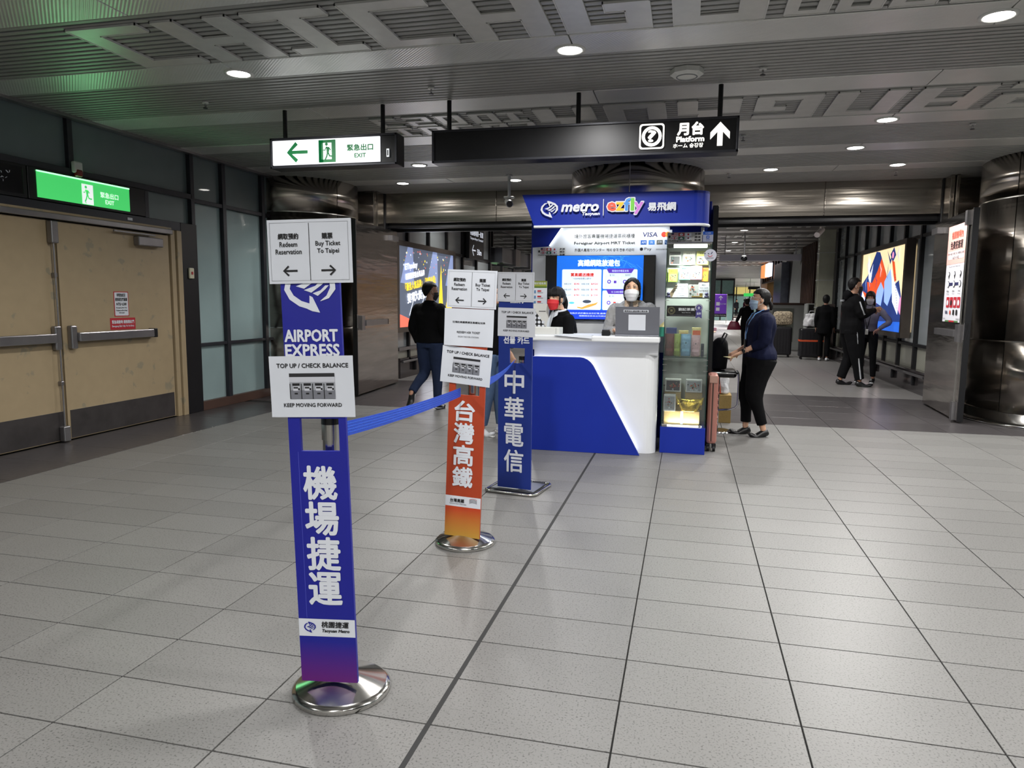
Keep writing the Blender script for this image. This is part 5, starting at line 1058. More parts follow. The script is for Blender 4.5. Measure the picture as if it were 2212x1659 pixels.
# 2 person half hidden behind the stands
person((-1.98, 7.24, 0), -1.9, 1.6, 'person in blue jeans and white sneakers mostly hidden behind the orange stand', dict(elL=(-.2, .0, 1.12), wrL=(-.17, .12, .93), knL=(-.09, .02, .49), anL=(-.1, .06, .085), toL=(-.11, .22, .02), anR=(.1, -.06, .085), toR=(.12, .1, .02)),
    sk='a', top=m_blk, pants=m_jean2, shoe=(m_snk, m_whp), hair='short', sleeve=.45, vox=.01, legw=1.08)
# 3 booth staff with red mask
pk, T, hM, J, mbf = person((-1.16, 7.19, 0), 2.3, 1.59, 'booth clerk with red mask, ponytail, white collar and black cardigan leaning to the left', dict(
    wai=(0, .02, 1.08), che=(0, .07, 1.25), nek=(0, .12, 1.4), hed=(0, .17, 1.54), shL=(-.16, .1, 1.35), shR=(.16, .1, 1.35), elL=(-.19, .14, 1.1), wrL=(-.12, .3, 1.14), elR=(.2, .1, 1.09), wrR=(.14, .26, 1.13)),
    sk='a', top=m_blk, pants=m_blk2, shoe=(m_sho,), head=(.35, -.04), mask=m_mskr, hair='bangs', collar=m_wht, vox=.0075, wide=1.02)
c = mbf(); n = J['nek']; c.add([n+Vector((-.035, .085, .0)), n+Vector((.035, .085, .0)), n+Vector((.045, .135, -.12)), n+Vector((.012, .155, -.28)), n+Vector((-.012, .155, -.28)), n+Vector((-.045, .135, -.12))], [(0, 1, 2, 3, 4, 5)], M('shirt_white', (196, 202, 210), .6)); c.build('shirt_front', pk)
# 4 booth staff with white mask
person((-.53, 7.22, 0), math.pi-.06, 1.68, 'booth clerk with white mask and grey cable-knit sweater behind the laptop', dict(
    che=(0, .02, 1.28), nek=(0, .04, 1.43), hed=(0, .085, 1.545), shL=(-.175, .02, 1.39), shR=(.175, .02, 1.39), elL=(-.23, .05, 1.12), wrL=(-.12, .28, 1.155), elR=(.24, .05, 1.12), wrR=(.13, .28, 1.155)),
    sk='a', top=m_knit, pants=m_blk2, shoe=(m_sho,), head=(.06, -.2), mask=m_mskw, hair='low', vox=.0075, bulk=1.0, wide=1.12, collar=M('lace_collar', (170, 150, 130), .8, var=.3, scale=90), handn=((0, 0, 1), (0, 0, 1)))
# 5 standing woman
pw, T, hM, J, mbf = person((.76, 7.98, 0), math.radians(98), 1.57, 'woman in navy shirt and black trousers with light blue lanyard beside the stool', dict(
    elL=(-.215, .02, 1.1), wrL=(-.15, .25, .97), elR=(.2, -.0, 1.1), wrR=(.16, .22, .97), knL=(-.09, .06, .5), anL=(-.09, -.06, .085), toL=(-.11, .1, .02), knR=(.09, .1, .5), anR=(.1, .1, .085), toR=(.11, .27, .02), hed=(0, .03, 1.572), wai=(0, .01, 1.08), che=(0, -.0, 1.26)),
    sk='a', top=m_navy, pants=m_blk2, shoe=(m_sho,), head=(.1, -.08), mask=m_mskb, hair='tail', sleeve=.74, bulk=1.36, hips=1.14, vox=.0075, pl=.92, handn=((.3, 0, 1), (-.3, 0, 1)), curl=.4, collar=m_navy, hem=.0, legw=1.16)
c = mbf(); n = J['nek']; m_lany = M('lanyard_blue', (110, 160, 214), .6)
for sx in (-1, 1): c.tube([n+Vector((sx*.062, .0, .03)), n+Vector((sx*.075, .1, -.02)), n+Vector((sx*.065, .158, -.12)), n+Vector((sx*.012, .178, -.26)), n+Vector((0, .178, -.32))], .006, m_lany, 6)
c.build('lanyard', pw); c = mbf(); c.bbox(-.02, .165, 1.0, .02, .18, 1.12, m_black, .004); c.build('badge_clip', pw)
c = mbf(); w = J['wrL'].lerp(J['elL'], .14); d = (J['wrL']-J['elL']).normalized(); c.tube([w-d*.011, w+d*.011], [.03, .03], m_black, 16); c.ell(w+Vector((-.026, 0, .008)), (.006, .018, .02), m_blackg); c.build('wrist_watch', pw)
c = mbf(); w = J['wrL'].lerp(J['elL'], .3); c.tube([w-d*.004, w+d*.004], [.033, .033], M('bracelet_pink', (200, 160, 140), .5), 16); c.build('bracelet', pw)
c = mbf(); c.M = c.M @ hM
for sx in (-1, 1): c.tube([(sx*.03+.022*math.cos(a_), .093-.004*abs(math.cos(a_)), .01+.018*math.sin(a_)) for a_ in [k*math.pi/7 for k in range(14)]], .0014, m_rim, 6, closed=True); c.tube([(sx*.052, .088, .014), (sx*.078, .0, .01)], .0014, m_rim, 6)
c.build('glasses', pw)
hx = T @ (J['wrL']+(J['wrL']-J['elL']).normalized()*.11)
t = thing('folded_cards', hx, 'folded yellow cards held in the hand of the woman in navy', 'cards'); b = MB(); b.M = Matrix.Translation(hx) @ Matrix.Rotation(.4, 4, 'Z')
b.bbox(-.05, -.03, -.004, .03, .03, 0, M('pale_yellow_card', (206, 196, 150), .6), .001).bbox(-.07, -.02, .002, .01, .035, .006, M('pale_yellow_card', (206, 196, 150), .6), .001); b.build('card', t)
# 6 guard
pg, T, hM, J, mbf = person((2.77, 13.4, 0), -math.pi/2+.1, 1.86, 'security guard in a black jacket with reflective stripes facing right', dict(
    elR=(.25, .06, 1.13), wrR=(.06, .3, 1.2), elL=(-.25, .05, 1.13), wrL=(-.06, .3, 1.18), knL=(-.12, .03, .49), anL=(-.12, -.1, .085), toL=(-.14, .08, .02), knR=(.12, .05, .49), anR=(.12, .12, .085), toR=(.14, .3, .02)),
    sk='b', top=m_blk, pants=m_blk2, shoe=(m_sho,), head=(-.1, .0), mask=m_mskd, hair='short', vox=.011, bulk=1.22, wide=1.2, hem=.08, legw=1.35, curl=1.0)
c = mbf(); c.loft([(J['nek']+Vector((0, -.06, .04)), .1, .06), (J['nek']+Vector((0, -.09, .0)), .11, .06), (J['nek']+Vector((0, -.1, -.08)), .06, .03)], m_blk); c.build('hood', pg)
for sd, q in ((-1, 'L'), (1, 'R')):
    c = mbf(); sh, el, wr = J['sh'+q], J['el'+q], J['wr'+q]
    c.tube([sh.lerp(el, .2)+Vector((sd*.084, -.0, .0)), sh.lerp(el, .6)+Vector((sd*.078, 0, 0)), el+Vector((sd*.07, 0, 0)), el.lerp(wr, .5)+Vector((sd*.056, -.01, -.0))], .012, m_refl, 6); c.build('sleeve_stripe', pg)
    c = mbf(); hi, kn, an = J['hi'+q], J['kn'+q], J['an'+q]
    c.tube([kn.lerp(hi, .9)+Vector((sd*.135, 0, 0)), kn.lerp(hi, .45)+Vector((sd*.112, 0, 0))], .01, m_refl, 6); c.tube([kn.lerp(an, .1)+Vector((sd*.084, 0, 0)), kn.lerp(an, .9)+Vector((sd*.072, 0, 0))], .012, m_refl, 6); c.build('trouser_stripe', pg)
c = mbf(); c.bbox(-.19, -.1, 1.33, -.08, -.145, 1.355, m_refl, .003); c.build('back_stripe', pg)
# 7 guard colleague
pg, T, hM, J, mbf = person((3.19, 14.1, 0), math.radians(150), 1.64, 'woman with long dark hair in a grey shirt and lanyard facing the guard', dict(
    elR=(.25, .1, 1.17), wrR=(.14, .33, 1.23), elL=(-.34, -.04, 1.14), wrL=(-.2, .1, 1.0), toL=(-.14, .12, .02), toR=(.13, .12, .02), anL=(-.12, -.02, .085), anR=(.11, -.02, .085), knL=(-.11, .02, .49), knR=(.1, .02, .49)),
    sk='c', top=m_gsh, pants=m_blk2, shoe=(m_sho, m_snk), head=(.25, .05), mask=M('mask_grey', (150, 148, 152), .7), hair='long', vox=.011, collar=m_gsh, hem=-.06, wide=1.03)
c = mbf(); n = J['nek']
for sx in (-1, 1): c.tube([n+Vector((sx*.06, .03, .03)), n+Vector((sx*.06, .11, -.06)), n+Vector((sx*.05, .13, -.2)), n+Vector((0, .135, -.42))], .006, m_ink, 6)
c.build('lanyard', pg); c = mbf(); c.bbox(-.035, .128, .9, .035, .136, 1.0, m_whp, .004); c.build('badge', pg)
# 8..10 background people
person((3.3, 19.0, 0), -.3, 1.62, 'person in black coat standing behind the guard by the corridor wall', None, sk='c', top=m_blk, pants=m_blk2, shoe=(m_snk, m_whp), hair='hood', eyes=False, vox=.016, hem=.2, wide=1.15)
pb, T, hM, J, mbf = person((1.72, 22.6, 0), .5, 1.55, 'person in long dark coat carrying a maroon handbag in the corridor', dict(elL=(-.28, .0, 1.08), wrL=(-.3, .1, .92)), sk='c', top=m_blk, pants=m_blk2, shoe=(M('tan_shoe', (150, 110, 90), .5),), hair='hood', eyes=False, vox=.016, hem=.25, wide=1.2)
c = mbf(); c.tube([J['shR']+Vector((0, .1, .04)), J['che']+Vector((0, .14, 0)), J['pel']+Vector((-.1, .14, .05))], .012, M('brown_strap', (80, 60, 50), .6), 6); c.build('shoulder_strap', pb)
hx = T @ Vector((-.34, .12, .9)); t = thing('handbag', (hx.x, hx.y, .8), 'maroon handbag held by the person in the long dark coat', 'bag'); m_bag = M('maroon_leather', (112, 20, 50), .4, var=.08)
b = MB(); b.loft([((hx.x-.02, hx.y, .6), .2, .08), ((hx.x-.02, hx.y, .68), .19, .09), ((hx.x-.02, hx.y, .82), .13, .05), ((hx.x-.02, hx.y, .86), .09, .02)], m_bag); b.build('bag_body', t)
b = MB(); b.tube([(hx.x-.1, hx.y, .85), (hx.x-.06, hx.y, .95), (hx.x+.02, hx.y, .96), (hx.x+.06, hx.y, .85)], .008, m_bag, 8); b.build('handle', t)
pc, T, hM, J, mbf = person((-.03, 8.3, 0), -2.0, 1.55, 'person in black behind the glass cabinet of whom only a hand and sleeve show', dict(elR=(.2, .02, 1.13), wrR=(.16, .28, 1.2), elL=(-.2, .05, 1.13), wrL=(-.02, .3, 1.2)), sk='a', top=m_blk, pants=m_blk2, shoe=(m_sho,), hair='short', vox=.01, handn=((0, 0, 1), (0, 0, 1)))
hx = T @ (J['wrR']+Vector((0, .12, .02))); t = thing('mobile_phone', hx, 'pink mobile phone in the hand showing beside the booth edge', 'phone'); MB().bbox(hx.x-.07, hx.y-.01, hx.z, hx.x+.07, hx.y, hx.z+.035, M('phone_pink', (210, 150, 160), .4), .004).build('phone_body', t)
rr = random.Random(5)
hues = ((20, 20, 24), (96, 30, 60), (40, 40, 70), (120, 110, 120), (60, 30, 34), (30, 30, 34))
for k, (x, y, lb) in enumerate(((4.4, 70, 'leftmost tiny figure of the crowd at the far end of the corridor'), (5.4, 74, 'tiny figure in maroon in the far crowd'), (6.1, 73, 'tiny figure in dark blue in the middle of the far crowd'), (6.9, 77, 'tiny grey figure in the far crowd'), (7.5, 72, 'tiny reddish figure at the right of the far crowd'), (8.2, 75, 'rightmost tiny figure of the far crowd'))):
    person((x, y, 0), rr.uniform(0, 6), 1.68+rr.uniform(-.08, .08), lb, None, sk='b', top=fabric('far_coat_%s' % 'abcdef'[k], hues[k]), pants=m_blk2, shoe=(m_sho,), hair='short', eyes=False, vox=.035, group='tiny figures at the corridor end', hem=.1, wide=1.2)
# ================================================================ GLASS CABINET
cb = thing('glass_display_cabinet', (-.01, 7.0, 0), 'tall frameless glass display cabinet on a blue plinth beside the counter', 'cabinet')
g_c = glassmat('cabinet_glass', (250, 253, 252), .02, .3); m_gedge = M('glass_green_edge', (20, 60, 52), .2, 0, var=.1)
cx0, cx1, cy0, cy1 = -.205, .195, 6.81, 7.2
MB().bbox(cx0-.008, cy0-.01, 0, cx1+.005, cy1, .25, m_blue, .003).build('plinth', cb)
MB().box(cx0, cy1-.012, .25, cx1, cy1-.006, 1.945, M('cabinet_back_board', (208, 214, 208), .35, var=.02)).build('back_board', cb)
for nm, q in (('side_glass', (cx0, cy0, cx0+.005, cy1)), ('side_glass', (cx1-.005, cy0, cx1, cy1)), ('glass_door', (cx0+.006, cy0, cx1-.006, cy0+.005))): MB().box(q[0], q[1], .255, q[2], q[3], 1.945, g_c).build(nm, cb)
MB().box(cx0-.001, cy0-.001, .25, cx0+.003, cy0+.006, 1.945, m_gedge).box(cx1-.003, cy0-.001, .25, cx1+.001, cy0+.006, 1.945, m_gedge).build('glass_edge', cb)
for z in (.903, 1.452):
    o = MB().box(cx0+.006, cy0+.02, z, cx1-.006, cy1-.014, z+.008, g_c).build('glass_shelf', cb); MB().box(cx0+.006, cy0+.014, z-.001, cx1-.006, cy0+.02, z+.009, m_gedge).build('shelf_edge', o)
for x in (cx0, cx1-.03):
    for z in (.885, .835, .78, 1.43, 1.34, 1.26): MB().bbox(x-.004, cy0-.003, z, x+.034, cy0+.012, z+.005, m_chrome, .001).build('shelf_clip', cb)
MB().bbox(cx0, cy0, 1.945, cx1, cy1, 1.96, m_alu, .002).build('top_frame', cb)
MB().bbox(cx0+.06, cy0+.03, 1.915, cx1-.04, cy0+.08, 1.942, emat('cabinet_tube', (245, 250, 235), 4.5), .004).bbox(cx0+.01, cy0+.02, 1.91, cx0+.06, cy0+.09, 1.944, m_black, .004).build('light_tube', cb)
lamp((0, cy0+.03, 1.2), 2.5, .03, (.95, 1, .97), 120, (math.radians(-80), 0, 0), 'RECTANGLE', .7) if False else None; lamp((0, cy0+.1, 1.905), 12, .3, (.97, 1, .93), 170, None, 'RECTANGLE', .08); 
MB().bbox(cx0+.02, cy0+.04, .251, cx1-.03, cy0+.06, .262, emat('cabinet_tube', (245, 250, 235), 4.5), .002).build('lower_light_tube', cb)
MB().bbox(cx1-.06, cy0-.012, .255, cx1-.035, cy0+.006, .285, m_chrome, .006).build('door_lock', cb); MB().bbox(cx0+.005, cy0-.012, .25, cx0+.055, cy0+.01, .275, m_alu, .004).build('door_hinge', cb)
lamp((0, cy0+.05, .268), 2.0, .3, (1, .98, .9), 170, (math.radians(180), 0, 0), 'RECTANGLE', .03)
t = thing('language_sign', (-.05, cy0, 1.962), 'flag strip sign for multilingual service on top of the glass cabinet', 'sign')
MB().bbox(cx0, cy0, 1.962, .105, cy0+.008, 2.05, M('sign_grey', (178, 178, 176), .5), .001).build('board', t); p = Print(front(0, cy0-.0005, 0)); flags(p, cx0+.002, 1.964, .305, .085, M('sign_grey', (178, 178, 176), .5)); p.build('printing', t)
t = thing('payment_sign', (.15, cy0, 1.962), 'small blue and grey payment sign on top of the glass cabinet', 'sign')
MB().bbox(.11, cy0, 1.962, .2, cy0+.008, 2.055, M('sign_lav', (170, 176, 200), .5), .002).build('board', t); p = Print(front(0, cy0-.0005, 0)); p.rect(.11, 2.026, .2, 2.055, M('pay_blue', (20, 86, 190), .5), 1); p.text('支付服務', .155, 2.04, .012, .05, m_wht, 2); p.rrect(.142, 1.99, .168, 2.018, .005, M('pay_blue', (20, 86, 190), .5), 1); p.text('支', .155, 2.004, .018, .018, m_wht, 2); p.text('支付寶', .155, 1.979, .011, .032, M('pay_blue', (20, 86, 190), .5), 1); p.build('printing', t)
t = thing('round_sticker', (.18, cy0-.004, 1.8), 'round grey card sticker on the right edge of the glass cabinet', 'sticker')
p = Print(front(0, cy0-.004, 0)); p.circ(.182, 1.842, .055, M('sticker_grey', (176, 178, 190), .5), 1, n=32); p.poly([(.12, 1.87), (.14, 1.86), (.135, 1.85)], M('sticker_grey', (176, 178, 190), .5), 1); p.arc(.18, 1.85, .02, 200, 340, .005, m_red, 2); p.strip([(.16, 1.86), (.172, 1.852)], .006, m_ink, 2); p.strip([(.187, 1.852), (.2, 1.872)], .007, M('navy_ink', (44, 46, 84), .5), 2); p.text('EASYCARD', .182, 1.817, .01, .06, m_ink, 2); p.build('print', t)
m_pp = lambda n, c: M('pack_'+n, c, .5, 0, var=.1, scale=60)
def pack(x, z, w, h, c, label, band=None, pic=None, y=7.14, d=.006):
    t = thing('card_pack', (x, y, z), label, 'card pack', 'card packs hung in the top of the glass cabinet'); m = m_pp(label.split()[0]+label.split()[1], c)
    MB().bbox(x-w/2, y, z, x+w/2, y+d, z+h, m, .002).build('pack', t); p = Print(front(x-w/2, y-.0005, z), .0006)
    if band: p.rect(.004, h*.72, w-.004, h*.95, m_pp('band'+label.split()[0], band), 1)
    p.rect(w*.1, h*.08, w*.9, h*.62, m_pp('pic'+label.split()[0], pic or (200, 196, 186)), 1)
    rr = random.Random(len(label))
    for k in range(7): p.circ(w*rr.uniform(.2, .8), h*rr.uniform(.15, .55), w*.07, m_pp('dot%d' % (k % 3), ((170, 90, 70), (80, 120, 110), (60, 60, 70))[k % 3]), 2, n=8)
    p.text('悠遊卡', w/2, h*.83, h*.09, w*.5, m_ink, 2); p.build('printing', t)
pack(-.135, 1.772, .108, .13, (196, 196, 190), 'black patterned card pack, top row left', (50, 50, 52), (70, 70, 72)); pack(-.005, 1.772, .11, .13, (226, 222, 206), 'white card pack with a coloured picture, top row middle', None, (190, 170, 130)); pack(.12, 1.772, .11, .13, (220, 216, 110), 'yellow card pack, top row right', (226, 222, 130), (180, 200, 200))
pack(-.15, 1.61, .09, .125, (150, 190, 70), 'green card pack, second row left', (190, 200, 70), (190, 180, 110)); pack(-.04, 1.63, .105, .13, (120, 180, 168), 'teal card pack in the second row', (130, 190, 178), (206, 212, 206), 7.12); pack(.068, 1.632, .108, .13, (206, 130, 150), 'pink card pack in the second row', (212, 140, 160), (220, 200, 200), 7.125); pack(.15, 1.615, .06, .13, (224, 150, 50), 'orange card pack partly behind the pink one', (224, 120, 40), (210, 170, 50), 7.15)
def card(x, z, w, h, txts, label, y=7.05, m=None, rot=0):
    t = thing('small_card', (x, y, z), label, 'card', 'small cards standing on the upper cabinet shelf'); MB().bbox(x-w/2, y, z, x+w/2, y+.003, z+h, m or m_paper, .001).build('card', t); p = Print(front(x-w/2, y-.0003, z), .0006)
    for s_, v, hh, ww in txts: p.text(s_, w/2, h*v, hh, ww, m_ink, 1)
    p.build('printing', t); return t
card(-.055, 1.462, .1, .13, (('悠遊卡說明', .8, .012, .06), ('每張售價', .62, .008, .03), ('請洽櫃台', .48, .006, .03), ('Please ask the counter', .3, .006, .08), ('for details', .14, .005, .04)), 'white text card on the upper cabinet shelf')
t = card(.05, 1.464, .1, .12, (), 'grey illustrated leaflet between the two white cards', 7.06, m_pp('leaflet', (150, 152, 150))) ; p = Print(front(0, 7.059, 0)); rr = random.Random(8)
for k in range(16): p.circ(.05+rr.uniform(-.035, .04), 1.5+rr.uniform(-.025, .07), .007, m_pp('dot%d' % (k % 3), (60, 60, 60)), 1, n=8)
p.build('illustration', t)
card(.14, 1.48, .095, .12, (('悠遊卡', .82, .014, .04), ('Easy Card', .6, .012, .07), ('NT$300', .36, .018, .08), ('per card', .15, .006, .05)), 'price card NT$300 on the upper cabinet shelf', 7.0)
t = thing('display_easel', (-.13, 7.0, 1.461), 'small brown wooden display easel on the upper cabinet shelf', 'easel'); b = MB(); fe = FR((-.2, 7.02, 1.462), (1, 0, .0), (0, 0, 1)); b.prism([(0, 0), (.05, 0), (.1, .11), (.085, .12)], 0, .012, m_pp('easel', (150, 130, 100)), fe).build('board', t)
b = MB()
for k in range(3): b.prism([(.05+.012*k, .06+.022*k), (.09+.01*k, .06+.022*k), (.09+.01*k, .064+.022*k), (.05+.012*k, .064+.022*k)], .012, .016, m_ink, fe)
b.build('steps', t)
for x, lb in ((-.18, 'left purple figurine at the front of the upper cabinet shelf'), (.165, 'right purple figurine at the front of the upper cabinet shelf')):
    t = thing('figurine', (x, 6.86, 1.461), lb, 'figurine'); m = m_pp('purple', (44, 40, 100)); MB().lathe([(0, 0), (.02, 0), (.022, .012), (.012, .018)], m, (x, 6.86, 1.461), 16).build('base', t); MB().ell((x, 6.86, 1.492), (.016, .014, .016), m).build('head', t)
t = thing('gold_tray', (.08, 6.88, 1.461), 'small gold tray on the upper cabinet shelf', 'tray'); MB().bbox(.03, 6.87, 1.461, .13, 6.9, 1.475, M('gold_foil', (200, 170, 70), .25, .9, var=.1, scale=30, bump=.3, bscale=40), .005).bbox(.1, 6.895, 1.461, .13, 6.9, 1.5, M('gold_foil', (200, 170, 70), .25, .9), .002).build('tray', t)
t = thing('tea_shop_sign', (-.05, cy0-.006, 1.285), 'black tea shop name sign with a round crest on the cabinet glass', 'sign'); fs = front(0, cy0-.006, 0); b = MB(); b.bbox(-.188, cy0-.006, 1.287, .075, cy0-.001, 1.385, m_blackg, .002).build('board', t)
p = Print(fs); mg = M('crest_gold', (130, 126, 90), .5); p.arc(-.145, 1.34, .032, 0, 360, .002, mg, 1); p.arc(-.145, 1.34, .024, 0, 360, .0015, mg, 1); p.text('劉', -.145, 1.34, .022, .022, mg, 2); p.text('劉記茶業', -.01, 1.352, .026, .145, M('sign_silver', (186, 190, 190), .5), 1, bold=.0005); p.text('LIU JI TEA CO.', -.01, 1.321, .008, .08, M('sign_silver', (186, 190, 190), .5), 1); p.text('TAIWAN HIGH MOUNTAIN TEA', -.05, 1.298, .006, .22, m_grey, 1); p.build('lettering', t)
t = thing('award_rosette', (.1, cy0-.008, 1.28), 'purple and silver award rosette beside the tea shop sign', 'rosette'); fs = front(0, cy0-.008, 0); b = MB(); b.lathe([(0, -.003), (.034, -.003), (.036, 0), (0, .001)], M('rosette_silver', (150, 150, 160), .4, .4), (0, 0, 0), 20); b2 = MB(); b2.M = Matrix.Translation((.1, cy0-.009, 1.368)) @ Matrix.Rotation(math.pi/2, 4, 'X'); b2.add(b.v, b.f, M('rosette_silver', (150, 150, 160), .4, .4)); b2.build('disc', t)
p = Print(front(0, cy0-.014, 0)); mpu = M('rosette_purple', (56, 50, 110), .5); p.circ(.1, 1.368, .024, mpu, 1); p.text('金', .1, 1.368, .024, .022, m_wht, 2); p.poly([(.075, 1.345), (.125, 1.345), (.128, 1.27), (.1, 1.285), (.072, 1.27)], mpu, 0); p.text('金牌', .1, 1.315, .022, .036, m_wht, 1); p.build('ribbon', t)
def pouch(x, y, z, w, h, c, label, d=.05, top=.75):
    t = thing('tea_pouch', (x, y, z), label, 'pouch', 'tea packs on the middle cabinet shelf'); m = M('pouch_'+label.split()[0], c, .4, 0, var=.12, scale=40, bump=.25, bscale=30)
    b = MB(); b.loft([((x, y, z+.002), w*.46, d*.5), ((x, y, z+h*.3), w*.5, d*.45), ((x, y, z+h*.7), w*.49, d*.3), ((x, y, z+h*.95), w*.5, d*.08), ((x, y, z+h), w*.5, d*.05)], m, (1, 0, 0), 14); b.build('pouch_body', t)
    p = Print(front(x-w/2, y-d*.5-.002, z)); p.circ(w/2, h*.6, w*.22, m_pp('badge'+label.split()[0], tuple(min(255, int(v*1.25)) for v in c)), 0); p.rect(w*.15, h*.22, w*.85, h*.34, m_pp('badge'+label.split()[0], c), 0); p.text('茶', w/2, h*.6, w*.2, w*.2, m_ink, 1); p.build('printed_label', t)
pouch(-.155, 6.92, .912, .085, .21, (96, 36, 34), 'brown tall foil tea pouch on the middle shelf', .06); pouch(-.085, 6.93, .912, .065, .21, (150, 170, 80), 'lime tea pouch on the middle shelf'); pouch(-.005, 6.92, .912, .095, .21, (130, 176, 206), 'pale blue tea pouch on the middle shelf'); pouch(.085, 6.92, .912, .085, .2, (206, 170, 176), 'pink tea pouch on the middle shelf')
def tbox(x, y, z, w, d, h, c, label, pic=None, cat='box', grp='tea packs on the middle cabinet shelf', word='茶'):
    t = thing('carton', (x, y, z), label, cat, grp); MB().bbox(x-w/2, y, z, x+w/2, y+d, z+h, m_pp('c'+label.split()[0]+label.split()[1], c), .003).build('carton_body', t)
    p = Print(front(x-w/2, y-.0004, z), .0006)
    if pic: p.rect(w*.08, h*.1, w*.92, h*.9, m_pp('cp'+label.split()[0]+label.split()[1], pic), 1)
    if pic and len(word or '') and y < 7.05 and z < .9:
        rr = random.Random(int(x*1000))
        for k in range(26): p.circ(w*(.5+rr.gauss(0, .17)), h*(.52+rr.gauss(0, .13)), w*rr.uniform(.02, .05), m_pp('bloom%d' % (k % 4), ((170, 50, 40), (196, 110, 90), (120, 120, 90), (30, 28, 30))[k % 4]), 1.5, n=8)
    if word: p.text(word, w/2, h*(.2 if z < .9 else .45), min(w, h)*(.16 if z < .9 else .3), None if len(word) == 1 else w*.5, m_wht, 2)
    p.build('printed_front', t); return t
tbox(-.145, 7.08, .912, .1, .05, .26, (24, 44, 110), 'dark blue gift box behind the brown pouch'); tbox(-.03, 7.08, .912, .09, .04, .235, (206, 190, 130), 'cream yellow tea box behind the blue pouch', (190, 150, 90)); tbox(.09, 7.06, .912, .085, .05, .265, (214, 200, 140), 'straw coloured tea box with an orange front', (206, 92, 50)); tbox(.148, 6.93, .912, .028, .028, .12, (20, 34, 60), 'narrow dark blue tea tin at the right end', None)
G2 = 'boxes in the bottom of the glass cabinet'
tbox(-.02, 6.9, .256, .33, .24, .135, (170, 146, 96), 'wide cardboard carton lying on the cabinet floor', None, grp=G2, word=None)
t = thing('packing_tape', (.0, 6.899, .26), 'white packing tape strip over the wide cardboard carton', 'tape'); p = Print(front(0, 6.899, 0)); p.rect(-.03, .262, -.006, .39, m_wht, 1); p.build('tape', t)
tbox(-.11, 7.0, .392, .155, .14, .17, (176, 152, 100), 'left upright cardboard carton behind the photo box', None, grp=G2, word=None); tbox(.085, 7.0, .392, .16, .14, .17, (176, 152, 100), 'right upright cardboard carton behind the gold pouch', None, grp=G2, word=None)
tbox(-.11, 6.98, .563, .15, .1, .12, (206, 206, 200), 'white framed box with a floral picture, upper left', (52, 46, 54), grp=G2, word='花'); tbox(.085, 6.98, .563, .15, .1, .12, (206, 206, 206), 'white box with a black skyline drawing, upper right', (150, 152, 156), grp=G2, word='台灣')
tbox(-.135, 6.86, .392, .11, .1, .155, (214, 212, 206), 'white box with a red fruit picture, lower left', (60, 34, 34), grp=G2, word='果')
t = thing('gold_pouch', (.05, 6.9, .392), 'shiny gold ingot shaped foil pouch on the carton', 'pouch'); b = MB(); mgf = M('gold_foil', (200, 170, 70), .25, .9)
b.loft([((.05, 6.9, .394), .075, .05), ((.05, 6.9, .43), .09, .055), ((.05, 6.9, .48), .11, .045), ((.05, 6.9, .505), .118, .025), ((.05, 6.9, .51), .11, .01)], mgf, (1, 0, 0), 18)
for sx in (-1, 1): b.loft([((.05+sx*.09, 6.9, .47), .03, .03), ((.05+sx*.115, 6.9, .51), .012, .012), ((.05+sx*.128, 6.9, .528), .003, .003)], mgf, (1, 0, 0), 8)
b.build('foil_body', t)
# ================================================================ BESIDE THE BOOTH
m_rose = M('rose_gold_shell', (176, 120, 108), .35, .3, var=.04)
t = thing('suitcase', (.262, 7.12, 0), 'rose gold suitcase standing edge-on behind the glass cabinet', 'suitcase')
MB().bbox(.212, 6.98, .07, .312, 7.24, .74, m_rose, .03).build('shell', t)
b = MB()
for z in (.25, .31, .37, .43, .49, .55): b.bbox(.309, 7.0, z, .316, 7.22, z+.02, m_rose, .003)
b.bbox(.255, 6.976, .1, .268, 6.982, .7, m_wood, .002); b.build('shell_ribs', t); MB().bbox(.225, 6.97, .66, .3, 6.985, .73, M('rose_handle', (190, 150, 136), .3, .4), .004).build('side_handle', t)
for y in (7.0, 7.2):
    for x in (.235, .29): b = MB(); b.tube([(x-.012, y, .03), (x+.012, y, .03)], .029, m_black, 16); b.bbox(x-.018, y-.01, .03, x+.018, y+.01, .075, m_blackg, .004); b.build('wheel', t)
sx, sy = .43, 8.15
t = thing('bar_stool', (sx, sy, 0), 'black padded bar stool with chrome frame and round base', 'stool')
MB().lathe([(0, .03), (.03, .028), (.15, .014), (.19, .008), (.19, 0), (0, 0)], m_chrome, (sx-.08, sy, 0), 36).build('round_base', t); MB().cyl((sx-.08, sy, 0), .025, .02, .6, m_chrome, 16).build('column', t)
MB().bbox(sx-.26, sy-.17, .61, sx+.11, sy+.19, .69, m_blackg, .03).build('seat', t)
MB().tube([(sx-.25, sy-.18, .665), (sx+.1, sy-.185, .665), (sx+.125, sy-.16, .66), (sx+.13, sy+.16, .66)], .011, m_chrome, 10).tube([(sx+.125, sy-.17, .66), (sx+.13, sy-.18, .6), (sx+.13, sy-.18, .33), (sx+.1, sy-.18, .29), (sx+.04, sy-.18, .27), (sx-.1, sy-.15, .255), (sx-.1, sy+.14, .255)], .011, m_chrome, 10).build('chrome_frame', t)
t = thing('black_bag', (.3, 8.1, .692), 'black backpack resting on the bar stool', 'bag'); b = MB(); b.loft([((.34, 8.1, .695), .1, .1), ((.34, 8.1, .78), .11, .11), ((.35, 8.1, .9), .1, .1), ((.36, 8.1, 1.0), .07, .08), ((.36, 8.1, 1.04), .03, .04)], m_blk, (1, 0, 0), 16); b.build('bag_body', t, vox=.014, fold=.012)
MB().tube([(.38, 8.01, .98), (.42, 8.0, 1.08), (.4, 8.1, 1.09), (.36, 8.16, 1.0)], .008, m_black, 8).build('strap', t)
